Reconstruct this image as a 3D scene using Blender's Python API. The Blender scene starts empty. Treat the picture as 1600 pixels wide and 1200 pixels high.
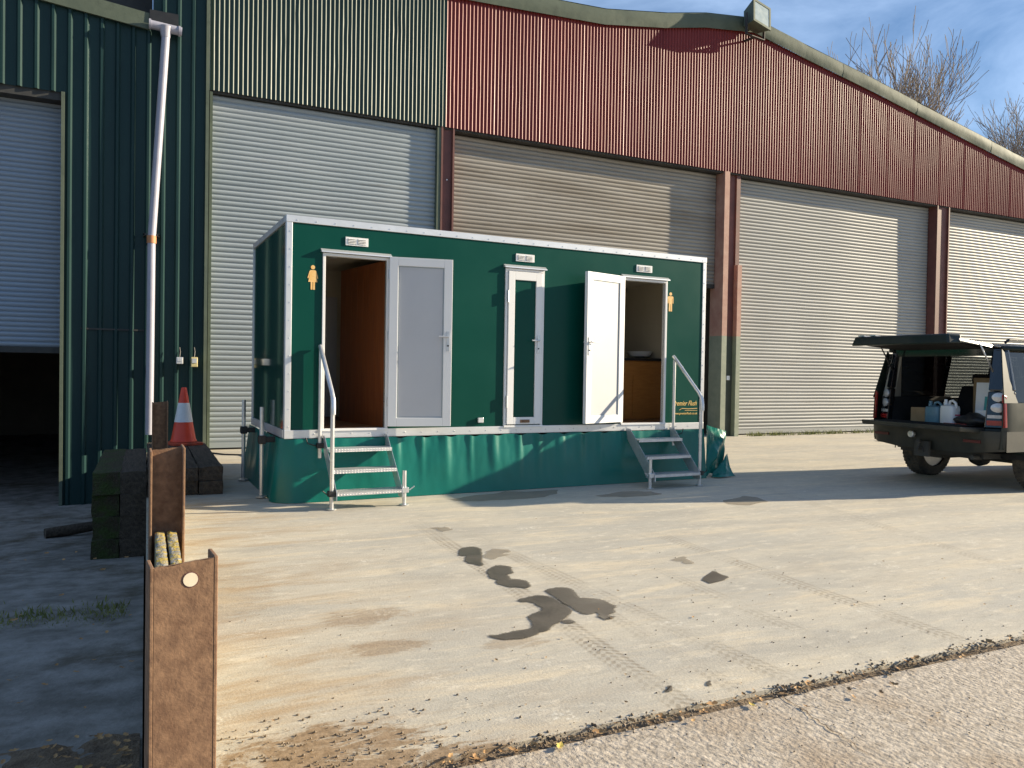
import bpy, bmesh, math, random
from math import sin, cos, pi, radians, sqrt
from mathutils import Vector, Matrix, noise
random.seed(7)
sc = bpy.context.scene
COL = sc.collection
# ------------------------------------------------------------------ camera, world, sun, exposure
CAMH, YAW, PIT, ROL = 1.4147, radians(25.31), radians(-0.985), radians(0.945)
SUN_A, SUN_E = radians(12.0), radians(18.5)          # angle in front of the barn wall, elevation
cd = bpy.data.cameras.new('camera'); cam = bpy.data.objects.new('camera', cd); COL.objects.link(cam)
cd.sensor_width = 36; cd.lens = 36*1211.7/1600; cd.clip_start = .05; cd.clip_end = 2000
fw = Vector((sin(YAW)*cos(PIT), cos(YAW)*cos(PIT), sin(PIT))); r0 = Vector((cos(YAW), -sin(YAW), 0)); u0 = r0.cross(fw)
rr = r0*cos(ROL)+u0*sin(ROL); uu = rr.cross(fw)
cam.matrix_world = Matrix(((rr.x, uu.x, -fw.x, 0), (rr.y, uu.y, -fw.y, 0), (rr.z, uu.z, -fw.z, CAMH), (0, 0, 0, 1)))
sc.camera = cam
w = bpy.data.worlds.new('World'); sc.world = w; w.use_nodes = True
nt = w.node_tree; bg = nt.nodes['Background']
sky = nt.nodes.new('ShaderNodeTexSky'); sky.sky_type = 'NISHITA'; sky.sun_disc = False
sky.sun_elevation = SUN_E; sky.sun_rotation = pi/2+SUN_A; sky.air_density = 1.15; sky.dust_density = .9; sky.ozone_density = 6.0
tcw = nt.nodes.new('ShaderNodeTexCoord'); mpw = nt.nodes.new('ShaderNodeMapping'); mpw.inputs['Scale'].default_value = (1.2, 2.2, 5.5); mpw.inputs['Rotation'].default_value = (0, .25, .6)
nz = nt.nodes.new('ShaderNodeTexNoise'); nz.inputs['Scale'].default_value = 1.7; nz.inputs['Detail'].default_value = 7; nz.inputs['Roughness'].default_value = .58; nz.inputs['Distortion'].default_value = .5
rmp = nt.nodes.new('ShaderNodeValToRGB'); rmp.color_ramp.elements[0].position = .36; rmp.color_ramp.elements[1].position = .80
rmp.color_ramp.elements[0].color = (0, 0, 0, 1); rmp.color_ramp.elements[1].color = (.55, .55, .55, 1)
mxw = nt.nodes.new('ShaderNodeMixRGB'); mxw.inputs[2].default_value = (7.6, 9.8, 13.2, 1)
L = nt.links.new
L(tcw.outputs['Generated'], mpw.inputs['Vector']); L(mpw.outputs[0], nz.inputs['Vector']); L(nz.outputs['Fac'], rmp.inputs[0])
L(rmp.outputs[0], mxw.inputs[0]); L(sky.outputs[0], mxw.inputs[1]); L(mxw.outputs[0], bg.inputs['Color'])
bg.inputs['Strength'].default_value = .058
sl = bpy.data.lights.new('sun', 'SUN'); sl.energy = 5.0; sl.angle = radians(.5); sl.color = (1, .85, .62)
so = bpy.data.objects.new('sun', sl); COL.objects.link(so)
sdir = Vector((cos(SUN_E)*cos(SUN_A), -cos(SUN_E)*sin(SUN_A), sin(SUN_E)))
so.rotation_euler = sdir.to_track_quat('Z', 'Y').to_euler(); so.location = sdir*60
vs = sc.view_settings; vs.view_transform = 'Standard'; vs.look = 'None'; vs.exposure = 1.18; vs.gamma = 1; vs.use_curve_mapping = False

# ------------------------------------------------------------------ helpers
class MB:
    def __init__(s): s.v = []; s.f = []; s.m = []; s.mi = 0
    def face(s, idx): s.f.append(tuple(idx)); s.m.append(s.mi)
    def add(s, vs_, fs):
        b = len(s.v); s.v += [tuple(p) for p in vs_]
        for f in fs: s.face([b+i for i in f])
        return s
    def quad(s, a, b, c, d): return s.add([a, b, c, d], [(0, 1, 2, 3)])
    def box(s, x0, x1, y0, y1, z0, z1):
        return s.add([(x0,y0,z0),(x1,y0,z0),(x1,y1,z0),(x0,y1,z0),(x0,y0,z1),(x1,y0,z1),(x1,y1,z1),(x0,y1,z1)],
                     [(0,3,2,1),(4,5,6,7),(0,1,5,4),(1,2,6,5),(2,3,7,6),(3,0,4,7)])
    def hexa(s, p):   # 8 points bottom ring, top ring
        return s.add(p, [(0,3,2,1),(4,5,6,7),(0,1,5,4),(1,2,6,5),(2,3,7,6),(3,0,4,7)])
    def prism(s, poly, a, b, axis='y'):
        n = len(poly)
        mk = {'y': lambda p, t: (p[0], t, p[1]), 'z': lambda p, t: (p[0], p[1], t), 'x': lambda p, t: (t, p[0], p[1])}[axis]
        v = [mk(p, a) for p in poly]+[mk(p, b) for p in poly]
        return s.add(v, [tuple(range(n)), tuple(range(2*n-1, n-1, -1))]+[(i, n+i, n+(i+1) % n, (i+1) % n) for i in range(n)])
    def path(s, pts, rad, n=8, cap=True):
        pts = [Vector(p) for p in pts]; rad = rad if isinstance(rad, (list, tuple)) else [rad]*len(pts)
        b = len(s.v); up = None
        for i, p in enumerate(pts):
            d = (pts[min(i+1, len(pts)-1)]-pts[max(i-1, 0)]).normalized()
            if up is None: up = Vector((0, 0, 1)) if abs(d.z) < .9 else Vector((1, 0, 0))
            a = d.cross(up).normalized(); up = a.cross(d).normalized()
            for k in range(n):
                t = 2*pi*k/n; s.v.append(tuple(p+(a*cos(t)+up*sin(t))*rad[i]))
        for i in range(len(pts)-1):
            for k in range(n):
                k2 = (k+1) % n; s.face((b+i*n+k, b+i*n+k2, b+(i+1)*n+k2, b+(i+1)*n+k))
        if cap:
            s.face([b+k for k in range(n)][::-1]); s.face([b+(len(pts)-1)*n+k for k in range(n)])
        return s
    def lathe(s, prof, n=24, c=(0, 0, 0), axis='z', cap=True):
        b = len(s.v)
        for r_, h_ in prof:
            for k in range(n):
                t = 2*pi*k/n; x, y = r_*cos(t), r_*sin(t)
                s.v.append({'z': (c[0]+x, c[1]+y, c[2]+h_), 'y': (c[0]+x, c[1]+h_, c[2]+y), 'x': (c[0]+h_, c[1]+x, c[2]+y)}[axis])
        for i in range(len(prof)-1):
            for k in range(n):
                k2 = (k+1) % n; s.face((b+i*n+k, b+i*n+k2, b+(i+1)*n+k2, b+(i+1)*n+k))
        if cap:
            s.face([b+k for k in range(n)][::-1]); s.face([b+(len(prof)-1)*n+k for k in range(n)])
        return s
    def grid(s, fn, nu, nv):
        b = len(s.v)
        for j in range(nv+1):
            for i in range(nu+1): s.v.append(tuple(fn(i/nu, j/nv)))
        for j in range(nv):
            for i in range(nu):
                a = b+j*(nu+1)+i; s.face((a, a+1, a+nu+2, a+nu+1))
        return s
    def build(s, name, mat, parent=None, smooth=False, bevel=0, loc=None, recalc=True):
        me = bpy.data.meshes.new(name); me.from_pydata(s.v, [], s.f)
        mats = mat if isinstance(mat, (list, tuple)) else [mat]
        for m in mats: me.materials.append(m)
        if len(mats) > 1: me.polygons.foreach_set('material_index', s.m)
        if recalc:
            bm = bmesh.new(); bm.from_mesh(me); bmesh.ops.recalc_face_normals(bm, faces=bm.faces); bm.to_mesh(me); bm.free()
        if smooth: me.polygons.foreach_set('use_smooth', [True]*len(me.polygons))
        o = bpy.data.objects.new(name, me); COL.objects.link(o)
        if parent: o.parent = parent
        if loc: o.location = loc
        if smooth == 'auto': 
            md = o.modifiers.new('split', 'EDGE_SPLIT'); md.split_angle = radians(35)
        if bevel:
            md = o.modifiers.new('bevel', 'BEVEL'); md.width = bevel; md.segments = 2; md.limit_method = 'ANGLE'; md.angle_limit = radians(40)
        return o
def tag(o, label, cat, group=None):
    o['label'] = label; o['category'] = cat
    if group: o['group'] = group
    return o
def thing(name, label, cat, loc=(0, 0, 0), rz=0, group=None):
    o = bpy.data.objects.new(name, None); COL.objects.link(o); o.location = loc; o.rotation_euler = (0, 0, rz); o.empty_display_size = .2
    return tag(o, label, cat, group)
def struct(o, kind='structure'): o['kind'] = kind; return o
def fbm(x, y, z=0, o=4): return noise.fractal(Vector((x, y, z)), 1.0, 2.0, o)

# ------------------------------------------------------------------ materials
def newmat(name):
    m = bpy.data.materials.new(name); m.use_nodes = True
    return m, m.node_tree, m.node_tree.nodes['Principled BSDF']
def mat(name, c1, c2=None, rough=.6, metal=0, scale=6, stretch=(1, 1, 1), lo=.35, hi=.65, bump=0, bscale=60, bdist=.01, spec=.5, rough2=None, detail=6, c3=None, s3=1.5, lo3=.55, hi3=.75, coat=0):
    m, t, p = newmat(name); N = t.nodes.new; K = t.links.new
    p.inputs['Roughness'].default_value = rough; p.inputs['Metallic'].default_value = metal; p.inputs['Specular IOR Level'].default_value = spec
    p.inputs['Coat Weight'].default_value = coat; p.inputs['Coat Roughness'].default_value = .08
    p.inputs['Base Color'].default_value = (*c1, 1)
    tc = N('ShaderNodeTexCoord'); mp = N('ShaderNodeMapping'); mp.inputs['Scale'].default_value = stretch; K(tc.outputs['Object'], mp.inputs[0])
    if c2:
        n = N('ShaderNodeTexNoise'); n.inputs['Scale'].default_value = scale; n.inputs['Detail'].default_value = detail; n.inputs['Roughness'].default_value = .62; K(mp.outputs[0], n.inputs[0])
        mr = N('ShaderNodeMapRange'); mr.inputs[1].default_value = lo; mr.inputs[2].default_value = hi; K(n.outputs[0], mr.inputs[0])
        mx = N('ShaderNodeMixRGB'); mx.inputs[1].default_value = (*c1, 1); mx.inputs[2].default_value = (*c2, 1); K(mr.outputs[0], mx.inputs[0]); out = mx.outputs[0]
        if c3:
            n3 = N('ShaderNodeTexNoise'); n3.inputs['Scale'].default_value = s3; n3.inputs['Detail'].default_value = 8; n3.inputs['Roughness'].default_value = .7; K(mp.outputs[0], n3.inputs[0])
            m3 = N('ShaderNodeMapRange'); m3.inputs[1].default_value = lo3; m3.inputs[2].default_value = hi3; K(n3.outputs[0], m3.inputs[0])
            x3 = N('ShaderNodeMixRGB'); x3.inputs[2].default_value = (*c3, 1); K(m3.outputs[0], x3.inputs[0]); K(out, x3.inputs[1]); out = x3.outputs[0]
        K(out, p.inputs['Base Color'])
        if rough2 is not None:
            rm = N('ShaderNodeMapRange'); rm.inputs[3].default_value = rough; rm.inputs[4].default_value = rough2; K(mr.outputs[0], rm.inputs[0]); K(rm.outputs[0], p.inputs['Roughness'])
    if bump:
        b = N('ShaderNodeTexNoise'); b.inputs['Scale'].default_value = bscale; b.inputs['Detail'].default_value = 5; K(mp.outputs[0], b.inputs[0])
        bp = N('ShaderNodeBump'); bp.inputs['Strength'].default_value = bump; bp.inputs['Distance'].default_value = bdist; K(b.outputs[0], bp.inputs['Height']); K(bp.outputs[0], p.inputs['Normal'])
    return m
def glassmat(name, tint, refl_rough=.02, alpha=.75):
    m, t, p = newmat(name); t.nodes.remove(p); N = t.nodes.new; K = t.links.new
    tr = N('ShaderNodeBsdfTransparent'); tr.inputs[0].default_value = (*tint, 1); gl = N('ShaderNodeBsdfGlossy'); gl.inputs['Roughness'].default_value = refl_rough
    lw = N('ShaderNodeLayerWeight'); lw.inputs['Blend'].default_value = .5; pw = N('ShaderNodeMath'); pw.operation = 'POWER'; pw.inputs[1].default_value = 4.0; K(lw.outputs['Facing'], pw.inputs[0])
    fr = N('ShaderNodeMath'); fr.operation = 'MULTIPLY_ADD'; fr.inputs[1].default_value = .85; fr.inputs[2].default_value = .06; K(pw.outputs[0], fr.inputs[0]); mx = N('ShaderNodeMixShader')
    K(fr.outputs[0], mx.inputs[0]); K(tr.outputs[0], mx.inputs[1]); K(gl.outputs[0], mx.inputs[2]); K(mx.outputs[0], t.nodes['Material Output'].inputs[0])
    return m

def concrete_mat():
    m, t, p = newmat('yard_concrete'); N = t.nodes.new; K = t.links.new
    tc = N('ShaderNodeTexCoord')
    def noi(scale, stretch=(1, 1, 1), detail=7, rough=.62, dist=0, off=(0, 0, 0)):
        mp = N('ShaderNodeMapping'); mp.inputs['Scale'].default_value = stretch; mp.inputs['Location'].default_value = off; K(tc.outputs['Object'], mp.inputs[0])
        n = N('ShaderNodeTexNoise'); n.inputs['Scale'].default_value = scale; n.inputs['Detail'].default_value = detail; n.inputs['Roughness'].default_value = rough; n.inputs['Distortion'].default_value = dist
        K(mp.outputs[0], n.inputs[0]); return n.outputs[0]
    def rng(x, a, b, c=0, d=1):
        r = N('ShaderNodeMapRange'); r.interpolation_type = 'SMOOTHSTEP'; r.inputs[1].default_value = a; r.inputs[2].default_value = b; r.inputs[3].default_value = c; r.inputs[4].default_value = d; K(x, r.inputs[0]); return r.outputs[0]
    def mix(f, a, b):
        x = N('ShaderNodeMixRGB'); K(f, x.inputs[0])
        for i, c in ((1, a), (2, b)):
            if isinstance(c, tuple): x.inputs[i].default_value = (*c, 1)
            else: K(c, x.inputs[i])
        return x.outputs[0]
    def mth(op, a, b=None):
        x = N('ShaderNodeMath'); x.operation = op
        for i, c in enumerate((a, b)):
            if c is None: continue
            if isinstance(c, (int, float)): x.inputs[i].default_value = c
            else: K(c, x.inputs[i])
        return x.outputs[0]
    sp0 = N('ShaderNodeSeparateXYZ'); K(tc.outputs['Object'], sp0.inputs[0])
    c = mix(rng(noi(.8, (.5, 1.5, 1), dist=.5), .36, .64), (.385, .37, .325), (.48, .445, .365))
    c = mix(rng(noi(3.0, (.28, 1.7, 1), detail=11, rough=.72, dist=.5, off=(3, 1, 0)), .47, .68, 0, .8), c, (.60, .52, .38))     # dusty streaks
    c = mix(rng(noi(1.3, (.45, 1.4, 1), detail=9, rough=.66, off=(9, 4, 0)), .50, .66, 0, .8), c, (.34, .325, .285))              # bare grey
    c = mix(rng(noi(13, (.5, 1.3, 1), detail=9, rough=.78, off=(2, 7, 0)), .49, .69, 0, .6), c, (.29, .27, .225))               # fine mottling
    c = mix(rng(noi(9, (.6, 1.2, 1), detail=9, rough=.78, off=(6, 2, 0)), .52, .68, 0, .7), c, (.66, .61, .50))
    left = rng(sp0.outputs[0], .2, 2.2, 1, .12)
    c = mix(mth('MULTIPLY', rng(noi(1.7, (.45, 1.9, 1), detail=10, rough=.72, dist=.4, off=(1.7, 8.2, 0)), .44, .66, 0, .85), left), c, (.335, .235, .135))  # brown earth film
    c = mix(mth('MULTIPLY', rng(noi(2.6, detail=6, off=(4.4, 3.1, 0)), .60, .70), rng(noi(34, detail=6, rough=.7), .48, .62, 0, .8)), c, (.70, .68, .60))      # lime splashes
    c = mix(rng(noi(26, detail=4, off=(5, 5, 0)), .64, .72, 0, .55), c, (.22, .18, .13))
    c = mix(rng(noi(110, detail=3), .3, .7, 0, .25), c, (.60, .55, .45))
    for (mx_, my_, rx_, ry_, st) in ((.55, 2.62, .62, .42, .9), (1.15, 4.3, .26, .16, .5), (1.12, 3.8, .2, .12, .55), (.3, 5.2, .5, .7, .3), (1.75, 3.62, .16, .09, .4)):
        spm = N('ShaderNodeSeparateXYZ'); K(tc.outputs['Object'], spm.inputs[0])
        q = mth('ADD', mth('POWER', mth('DIVIDE', mth('SUBTRACT', spm.outputs[0], mx_), rx_), 2), mth('POWER', mth('DIVIDE', mth('SUBTRACT', spm.outputs[1], my_), ry_), 2))
        q = mth('ADD', q, mth('MULTIPLY', mth('SUBTRACT', noi(5, (.6, 1.5, 1), detail=11, rough=.78, dist=.6), .5), 6.5))
        c = mix(rng(q, .45, 1.15, st, 0), c, mix(rng(noi(30, detail=4), .35, .65), (.20, .135, .075), (.31, .22, .135)))
    # tyre tracks: bands along Y at measured X with a tread pattern
    sp = N('ShaderNodeSeparateXYZ'); K(tc.outputs['Object'], sp.inputs[0])
    wob = mth('MULTIPLY', mth('SUBTRACT', noi(.5), .5), .25)
    for (x0, sl_, y0, y1, wd, st) in ((2.10, .042, 2.5, 7.2, .085, .75), (2.42, .045, 2.5, 6.5, .06, .4), (2.72, -.06, 2.6, 6.5, .08, .5), (3.98, .034, 2.5, 6.2, .085, .6), (3.25, .05, 2.6, 5.5, .07, .4), (5.6, .3, 3, 8, .09, .35)):
        v = mth('SUBTRACT', mth('SUBTRACT', mth('SUBTRACT', sp.outputs[0], x0), mth('MULTIPLY', mth('SUBTRACT', sp.outputs[1], 2.7), sl_)), mth('MULTIPLY', wob, .35))
        band = rng(mth('ABSOLUTE', v), wd*.75, wd*1.1, 1, 0)
        chev = mth('SINE', mth('ADD', mth('MULTIPLY', sp.outputs[1], 130), mth('MULTIPLY', mth('ABSOLUTE', v), 90)))
        rib = mth('SINE', mth('MULTIPLY', v, 2*pi/.045))
        pat = rng(mth('ADD', chev, mth('MULTIPLY', rib, .9)), -.6, .9, .15, 1)
        seg = mth('MULTIPLY', rng(sp.outputs[1], y0-.2, y0+.2), rng(sp.outputs[1], y1-1.5, y1, 1, 0))
        f = mth('MULTIPLY', mth('MULTIPLY', mth('MULTIPLY', band, pat), seg), mth('MULTIPLY', rng(noi(2.2, off=(x0, 0, 0)), .35, .6), st))
        c = mix(f, c, (.25, .215, .165))
    K(c, p.inputs['Base Color']); p.inputs['Roughness'].default_value = .8; p.inputs['Specular IOR Level'].default_value = .3
    h = mth('ADD', mth('MULTIPLY', noi(7, (.5, 1.4, 1)), .8), mth('MULTIPLY', noi(70, detail=4), .35))
    bp = N('ShaderNodeBump'); bp.inputs['Strength'].default_value = .5; bp.inputs['Distance'].default_value = .012; K(h, bp.inputs['Height']); K(bp.outputs[0], p.inputs['Normal'])
    return m
M = {}
M['yard'] = concrete_mat()
M['rough'] = mat('rough_concrete', (.29, .25, .20), (.50, .44, .36), .9, scale=24, lo=.36, hi=.64, bump=.6, bscale=46, bdist=.014, c3=(.30, .23, .16), s3=1.6, lo3=.48, hi3=.70, detail=10)
M['ramp'] = mat('ramp_concrete', (.15, .143, .125), (.30, .29, .27), .92, scale=4, lo=.36, hi=.66, spec=.2, detail=10, bump=.5, bscale=30, bdist=.015, c3=(.10, .085, .06), s3=1.3, lo3=.52, hi3=.66)
M['soil'] = mat('soil', (.10, .07, .045), (.20, .145, .09), .95, scale=14, bump=1, bscale=50, bdist=.02)
M['mud'] = mat('dried_mud', (.26, .18, .105), (.38, .29, .185), .95, scale=9, bump=.8, bscale=60, bdist=.01)
M['earth'] = mat('earth', (.10, .09, .05), (.16, .13, .08), .95, scale=.6)
M['wet'] = mat('wet_concrete', (.075, .066, .052), (.12, .105, .082), .30, scale=5, lo=.3, hi=.7, rough2=.55, bump=.15, bscale=40, bdist=.006)
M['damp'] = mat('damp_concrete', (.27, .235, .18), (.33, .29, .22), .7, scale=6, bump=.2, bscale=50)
def soften(m, amount):
    t = m.node_tree; N = t.nodes.new; K = t.links.new; p = t.nodes['Principled BSDF']
    a = N('ShaderNodeAttribute'); a.attribute_name = 'edge'; tc = N('ShaderNodeTexCoord'); n = N('ShaderNodeTexNoise'); n.inputs['Scale'].default_value = 45; n.inputs['Detail'].default_value = 6; K(tc.outputs['Object'], n.inputs[0])
    ad = N('ShaderNodeMath'); ad.operation = 'MULTIPLY_ADD'; ad.inputs[1].default_value = .9; K(n.outputs[0], ad.inputs[0]); K(a.outputs['Fac'], ad.inputs[2])
    r = N('ShaderNodeMapRange'); r.interpolation_type = 'SMOOTHSTEP'; r.inputs[1].default_value = .62; r.inputs[2].default_value = 1.15; r.inputs[4].default_value = amount; K(ad.outputs[0], r.inputs[0]); K(r.outputs[0], p.inputs['Alpha'])
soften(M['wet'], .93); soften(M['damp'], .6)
def clad(name, a, b, c): return mat(name, a, b, .33, 0, scale=2.2, stretch=(1, 1, .22), lo=.3, hi=.7, c3=c, s3=3.2, lo3=.58, hi3=.8, bump=.12, bscale=14, bdist=.01, spec=.2, rough2=.4)
M['clad_green'] = clad('cladding_green', (.030, .056, .046), (.044, .074, .061), (.026, .036, .031))
M['clad_red'] = clad('cladding_red', (.175, .026, .024), (.21, .036, .032), (.10, .018, .018))
M['clad_red2'] = clad('cladding_red_worn', (.155, .023, .022), (.19, .033, .03), (.09, .017, .017))
M['box_green'] = clad('box_profile_green', (.012, .034, .034), (.017, .043, .042), (.009, .019, .02))
M['flash'] = mat('verge_flashing_green', (.085, .108, .082), (.115, .14, .105), .62, 0, scale=1.6, stretch=(1, 1, 1), spec=.2, bump=.2, bscale=2.4, bdist=.05, c3=(.07, .085, .065), s3=4)
def shut(name, a, b, c): return mat(name, a, b, .48, .12, scale=1.4, stretch=(.25, 1, 2.5), lo=.35, hi=.68, c3=c, s3=3.0, lo3=.60, hi3=.78, bump=.06, bscale=30, spec=.5)
M['shutter'] = shut('shutter_galvanised', (.30, .345, .365), (.35, .39, .41), (.25, .26, .25))
M['shutter_shade'] = shut('shutter_shade_blue', (.25, .31, .385), (.27, .315, .365), (.19, .21, .24))  # shutter grey with the blue of shade put into the colour
M['shutter_dirty'] = shut('shutter_weathered', (.33, .31, .275), (.22, .195, .16), (.12, .09, .065))
M['shutter_warm'] = shut('shutter_sand', (.30, .305, .295), (.345, .35, .335), (.23, .215, .19))
M['col_red'] = mat('steel_red_oxide', (.105, .04, .033), (.15, .055, .045), .6, scale=5, bump=.1)
M['col_red_lit'] = mat('steel_red_lit', (.42, .25, .19), (.34, .17, .13), .65, scale=5)  # red column steel, sunlight on the flanges painted into the colour
M['col_green'] = mat('steel_sage', (.20, .23, .17), (.26, .285, .21), .6, scale=5)
M['col_green_shade'] = mat('steel_sage_shade', (.045, .055, .042), (.065, .075, .058), .6, scale=4)  # green column steel, shade of the web recess painted into the colour
M['dark'] = mat('dark_steel', (.03, .03, .03), (.05, .05, .045), .7, scale=5)
M['int'] = mat('barn_interior', (.16, .135, .11), (.22, .19, .15), .9, scale=1)
M['block'] = mat('concrete_panel', (.26, .26, .25), (.34, .335, .32), .9, scale=5, bump=.3)
M['rust'] = mat('rusted_steel', (.150, .083, .048), (.265, .155, .088), .85, 0, scale=26, lo=.34, hi=.66, bump=.35, bscale=130, bdist=.004, c3=(.13, .065, .035), s3=3.5, lo3=.5, hi3=.72, detail=10)
M['lichen'] = mat('concrete_lichen', (.15, .145, .13), (.36, .35, .31), .95, scale=40, bump=.9, bscale=120, bdist=.006, c3=(.40, .29, .05), s3=26, lo3=.47, hi3=.56, detail=9)
M['hole'] = mat('sunlit_through_hole', (.72, .64, .48), (.62, .52, .36), .8, scale=20)  # colour of sunlit concrete seen through the post hole
M['sleeper'] = mat('old_sleeper', (.035, .026, .018), (.085, .065, .046), .9, scale=5, stretch=(6, .6, 6), bump=.7, bscale=12, bdist=.02)
M['moss'] = mat('mossy_timber', (.035, .055, .010), (.045, .034, .02), .95, scale=5, lo=.42, hi=.58, bump=1, bscale=40, bdist=.03)
M['cone_o'] = mat('cone_orange', (.82, .07, .025), (.70, .055, .02), .45, scale=6)
M['cone_w'] = mat('cone_white', (.80, .80, .80), (.68, .68, .67), .4, scale=8)
M['cone_b'] = mat('cone_base', (.62, .08, .03), (.30, .06, .03), .7, scale=9)
M['pvcpipe'] = mat('grey_pvc', (.31, .31, .37), (.36, .36, .42), .4, scale=3)
M['collar'] = mat('clay_collar', (.48, .22, .10), (.40, .17, .07), .6, scale=9)
M['tgreen'] = mat('trailer_green_panel', (.001, .050, .037), (.0015, .056, .042), .3, 0, scale=1.2, bump=.035, bscale=3, bdist=.03, spec=.16, rough2=.36)
M['tgloss'] = mat('trailer_green_gloss', (.003, .045, .033), (.004, .05, .037), .05, 0, scale=1.2, bump=.02, bscale=2, bdist=.02, spec=.6)
M['pvc'] = mat('green_pvc_skirt', (.002, .125, .10), (.003, .14, .115), .34, 0, scale=2.5, spec=.35, bump=.05, bscale=9, bdist=.02)
M['alu'] = mat('aluminium_trim', (.64, .65, .66), (.72, .73, .74), .36, .55, scale=5)
M['galv'] = mat('galvanised_tube', (.55, .56, .57), (.66, .67, .68), .34, .7, scale=14)
M['upvc'] = mat('white_upvc', (.76, .76, .755), (.73, .73, .725), .32, 0, scale=1.2)
M['upvcpanel'] = mat('white_panel', (.47, .47, .48), (.50, .50, .51), .4, 0, scale=1.5)
M['wood'] = mat('varnished_wood', (.24, .072, .020), (.13, .036, .011), .4, 0, scale=3, stretch=(14, 14, .8), lo=.3, hi=.7)
M['wood2'] = mat('oak_vanity', (.42, .18, .045), (.32, .125, .03), .38, 0, scale=3, stretch=(2, 10, 12), lo=.3, hi=.7)
M['cream'] = mat('cream_wall', (.52, .47, .37), (.56, .51, .41), .6, 0, scale=2)
M['floorv'] = mat('vinyl_floor', (.17, .075, .03), (.24, .11, .045), .45, 0, scale=5)
M['black'] = mat('black_plastic', (.012, .012, .013), (.02, .02, .02), .5, 0, scale=10)
M['mirror'] = mat('mirror', (.8, .8, .8), None, .03, 1)
M['gold'] = mat('gold_vinyl', (.72, .42, .12), (.78, .52, .22), .45, 0, scale=30)
M['goldtext'] = mat('gold_lettering', (.78, .50, .12), (.85, .62, .25), .45, 0, scale=30)
M['white'] = mat('white_plastic', (.80, .80, .80), (.75, .75, .76), .4, 0, scale=4)
M['bark'] = mat('bark_grey', (.22, .18, .14), (.32, .27, .215), .9, scale=2)
M['leaf'] = mat('dry_leaf', (.28, .15, .06), (.42, .26, .11), .8, scale=30)
M['leaf2'] = mat('yellow_leaf', (.50, .42, .08), (.40, .26, .08), .7, scale=30)
M['stone'] = mat('debris_stone', (.09, .068, .047), (.27, .215, .155), .95, scale=9)
M['grass'] = mat('weed_green', (.13, .16, .035), (.24, .24, .07), .8, scale=6)
def treadmat():
    m = mat('chequer_plate', (.55, .55, .56), (.66, .66, .67), .38, .6, scale=12); t = m.node_tree; N = t.nodes.new; K = t.links.new; p = t.nodes['Principled BSDF']
    tc = N('ShaderNodeTexCoord'); o = None
    for k, a in enumerate((radians(45), radians(-45))):
        mp = N('ShaderNodeMapping'); mp.inputs['Rotation'].default_value = (0, 0, a); mp.inputs['Scale'].default_value = (1, .35, 1); K(tc.outputs['Object'], mp.inputs[0])
        v = N('ShaderNodeTexVoronoi'); v.inputs['Scale'].default_value = 46; v.inputs['Randomness'].default_value = 0; K(mp.outputs[0], v.inputs[0])
        r = N('ShaderNodeMapRange'); r.inputs[1].default_value = .32; r.inputs[2].default_value = .14; K(v.outputs['Distance'], r.inputs[0])
        if o is None: o = r.outputs[0]
        else:
            mm = N('ShaderNodeMath'); mm.operation = 'MAXIMUM'; K(o, mm.inputs[0]); K(r.outputs[0], mm.inputs[1]); o = mm.outputs[0]
    bp = N('ShaderNodeBump'); bp.inputs['Strength'].default_value = 1; bp.inputs['Distance'].default_value = .006; K(o, bp.inputs['Height']); K(bp.outputs[0], p.inputs['Normal']); return m
M['tread'] = treadmat()
M['paint'] = mat('dark_green_car_paint', (.008, .017, .015), (.017, .021, .016), .38, .0, scale=1.6, stretch=(1, 1, 1.4), lo=.42, hi=.75, rough2=.6, coat=.12, spec=.3)
M['gloss'] = mat('gloss_black', (.006, .008, .012), None, .12, 0, coat=.5)
M['plastic'] = mat('bumper_dirty', (.018, .021, .018), (.05, .046, .034), .5, 0, scale=3, lo=.4, hi=.75)
M['trim'] = mat('car_trim_dark', (.025, .025, .026), (.035, .034, .033), .85, 0, scale=6, spec=.05)
M['headliner'] = mat('car_headliner', (.30, .28, .23), (.34, .31, .26), .9, 0, scale=6)
M['tyre'] = mat('tyre_dusty', (.035, .033, .03), (.10, .085, .065), .9, 0, scale=6, bump=.3, bscale=40)
M['rim'] = mat('alloy_rim', (.35, .35, .35), (.45, .45, .44), .35, .8, scale=6)
M['lens'] = mat('clear_lens', (.50, .50, .52), (.62, .62, .63), .15, .2, scale=40, coat=.8)
M['redlens'] = mat('red_lens', (.35, .02, .02), (.28, .015, .015), .18, 0, scale=12, coat=.8)
M['glass_dark'] = glassmat('tinted_glass', (.13, .14, .15)); M['glass'] = glassmat('clear_glass', (.86, .9, .88))
M['glass_mid'] = glassmat('privacy_glass', (.38, .40, .40))
M['can'] = mat('blue_can', (.10, .20, .27), (.13, .25, .32), .35, 0, scale=6)
M['teal'] = mat('teal_print', (.05, .35, .35), (.06, .38, .38), .5, 0, scale=6)
M['redprint'] = mat('red_print', (.55, .08, .14), None, .5)
M['card'] = mat('cardboard', (.30, .19, .10), (.36, .24, .13), .85, 0, scale=8)

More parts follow.
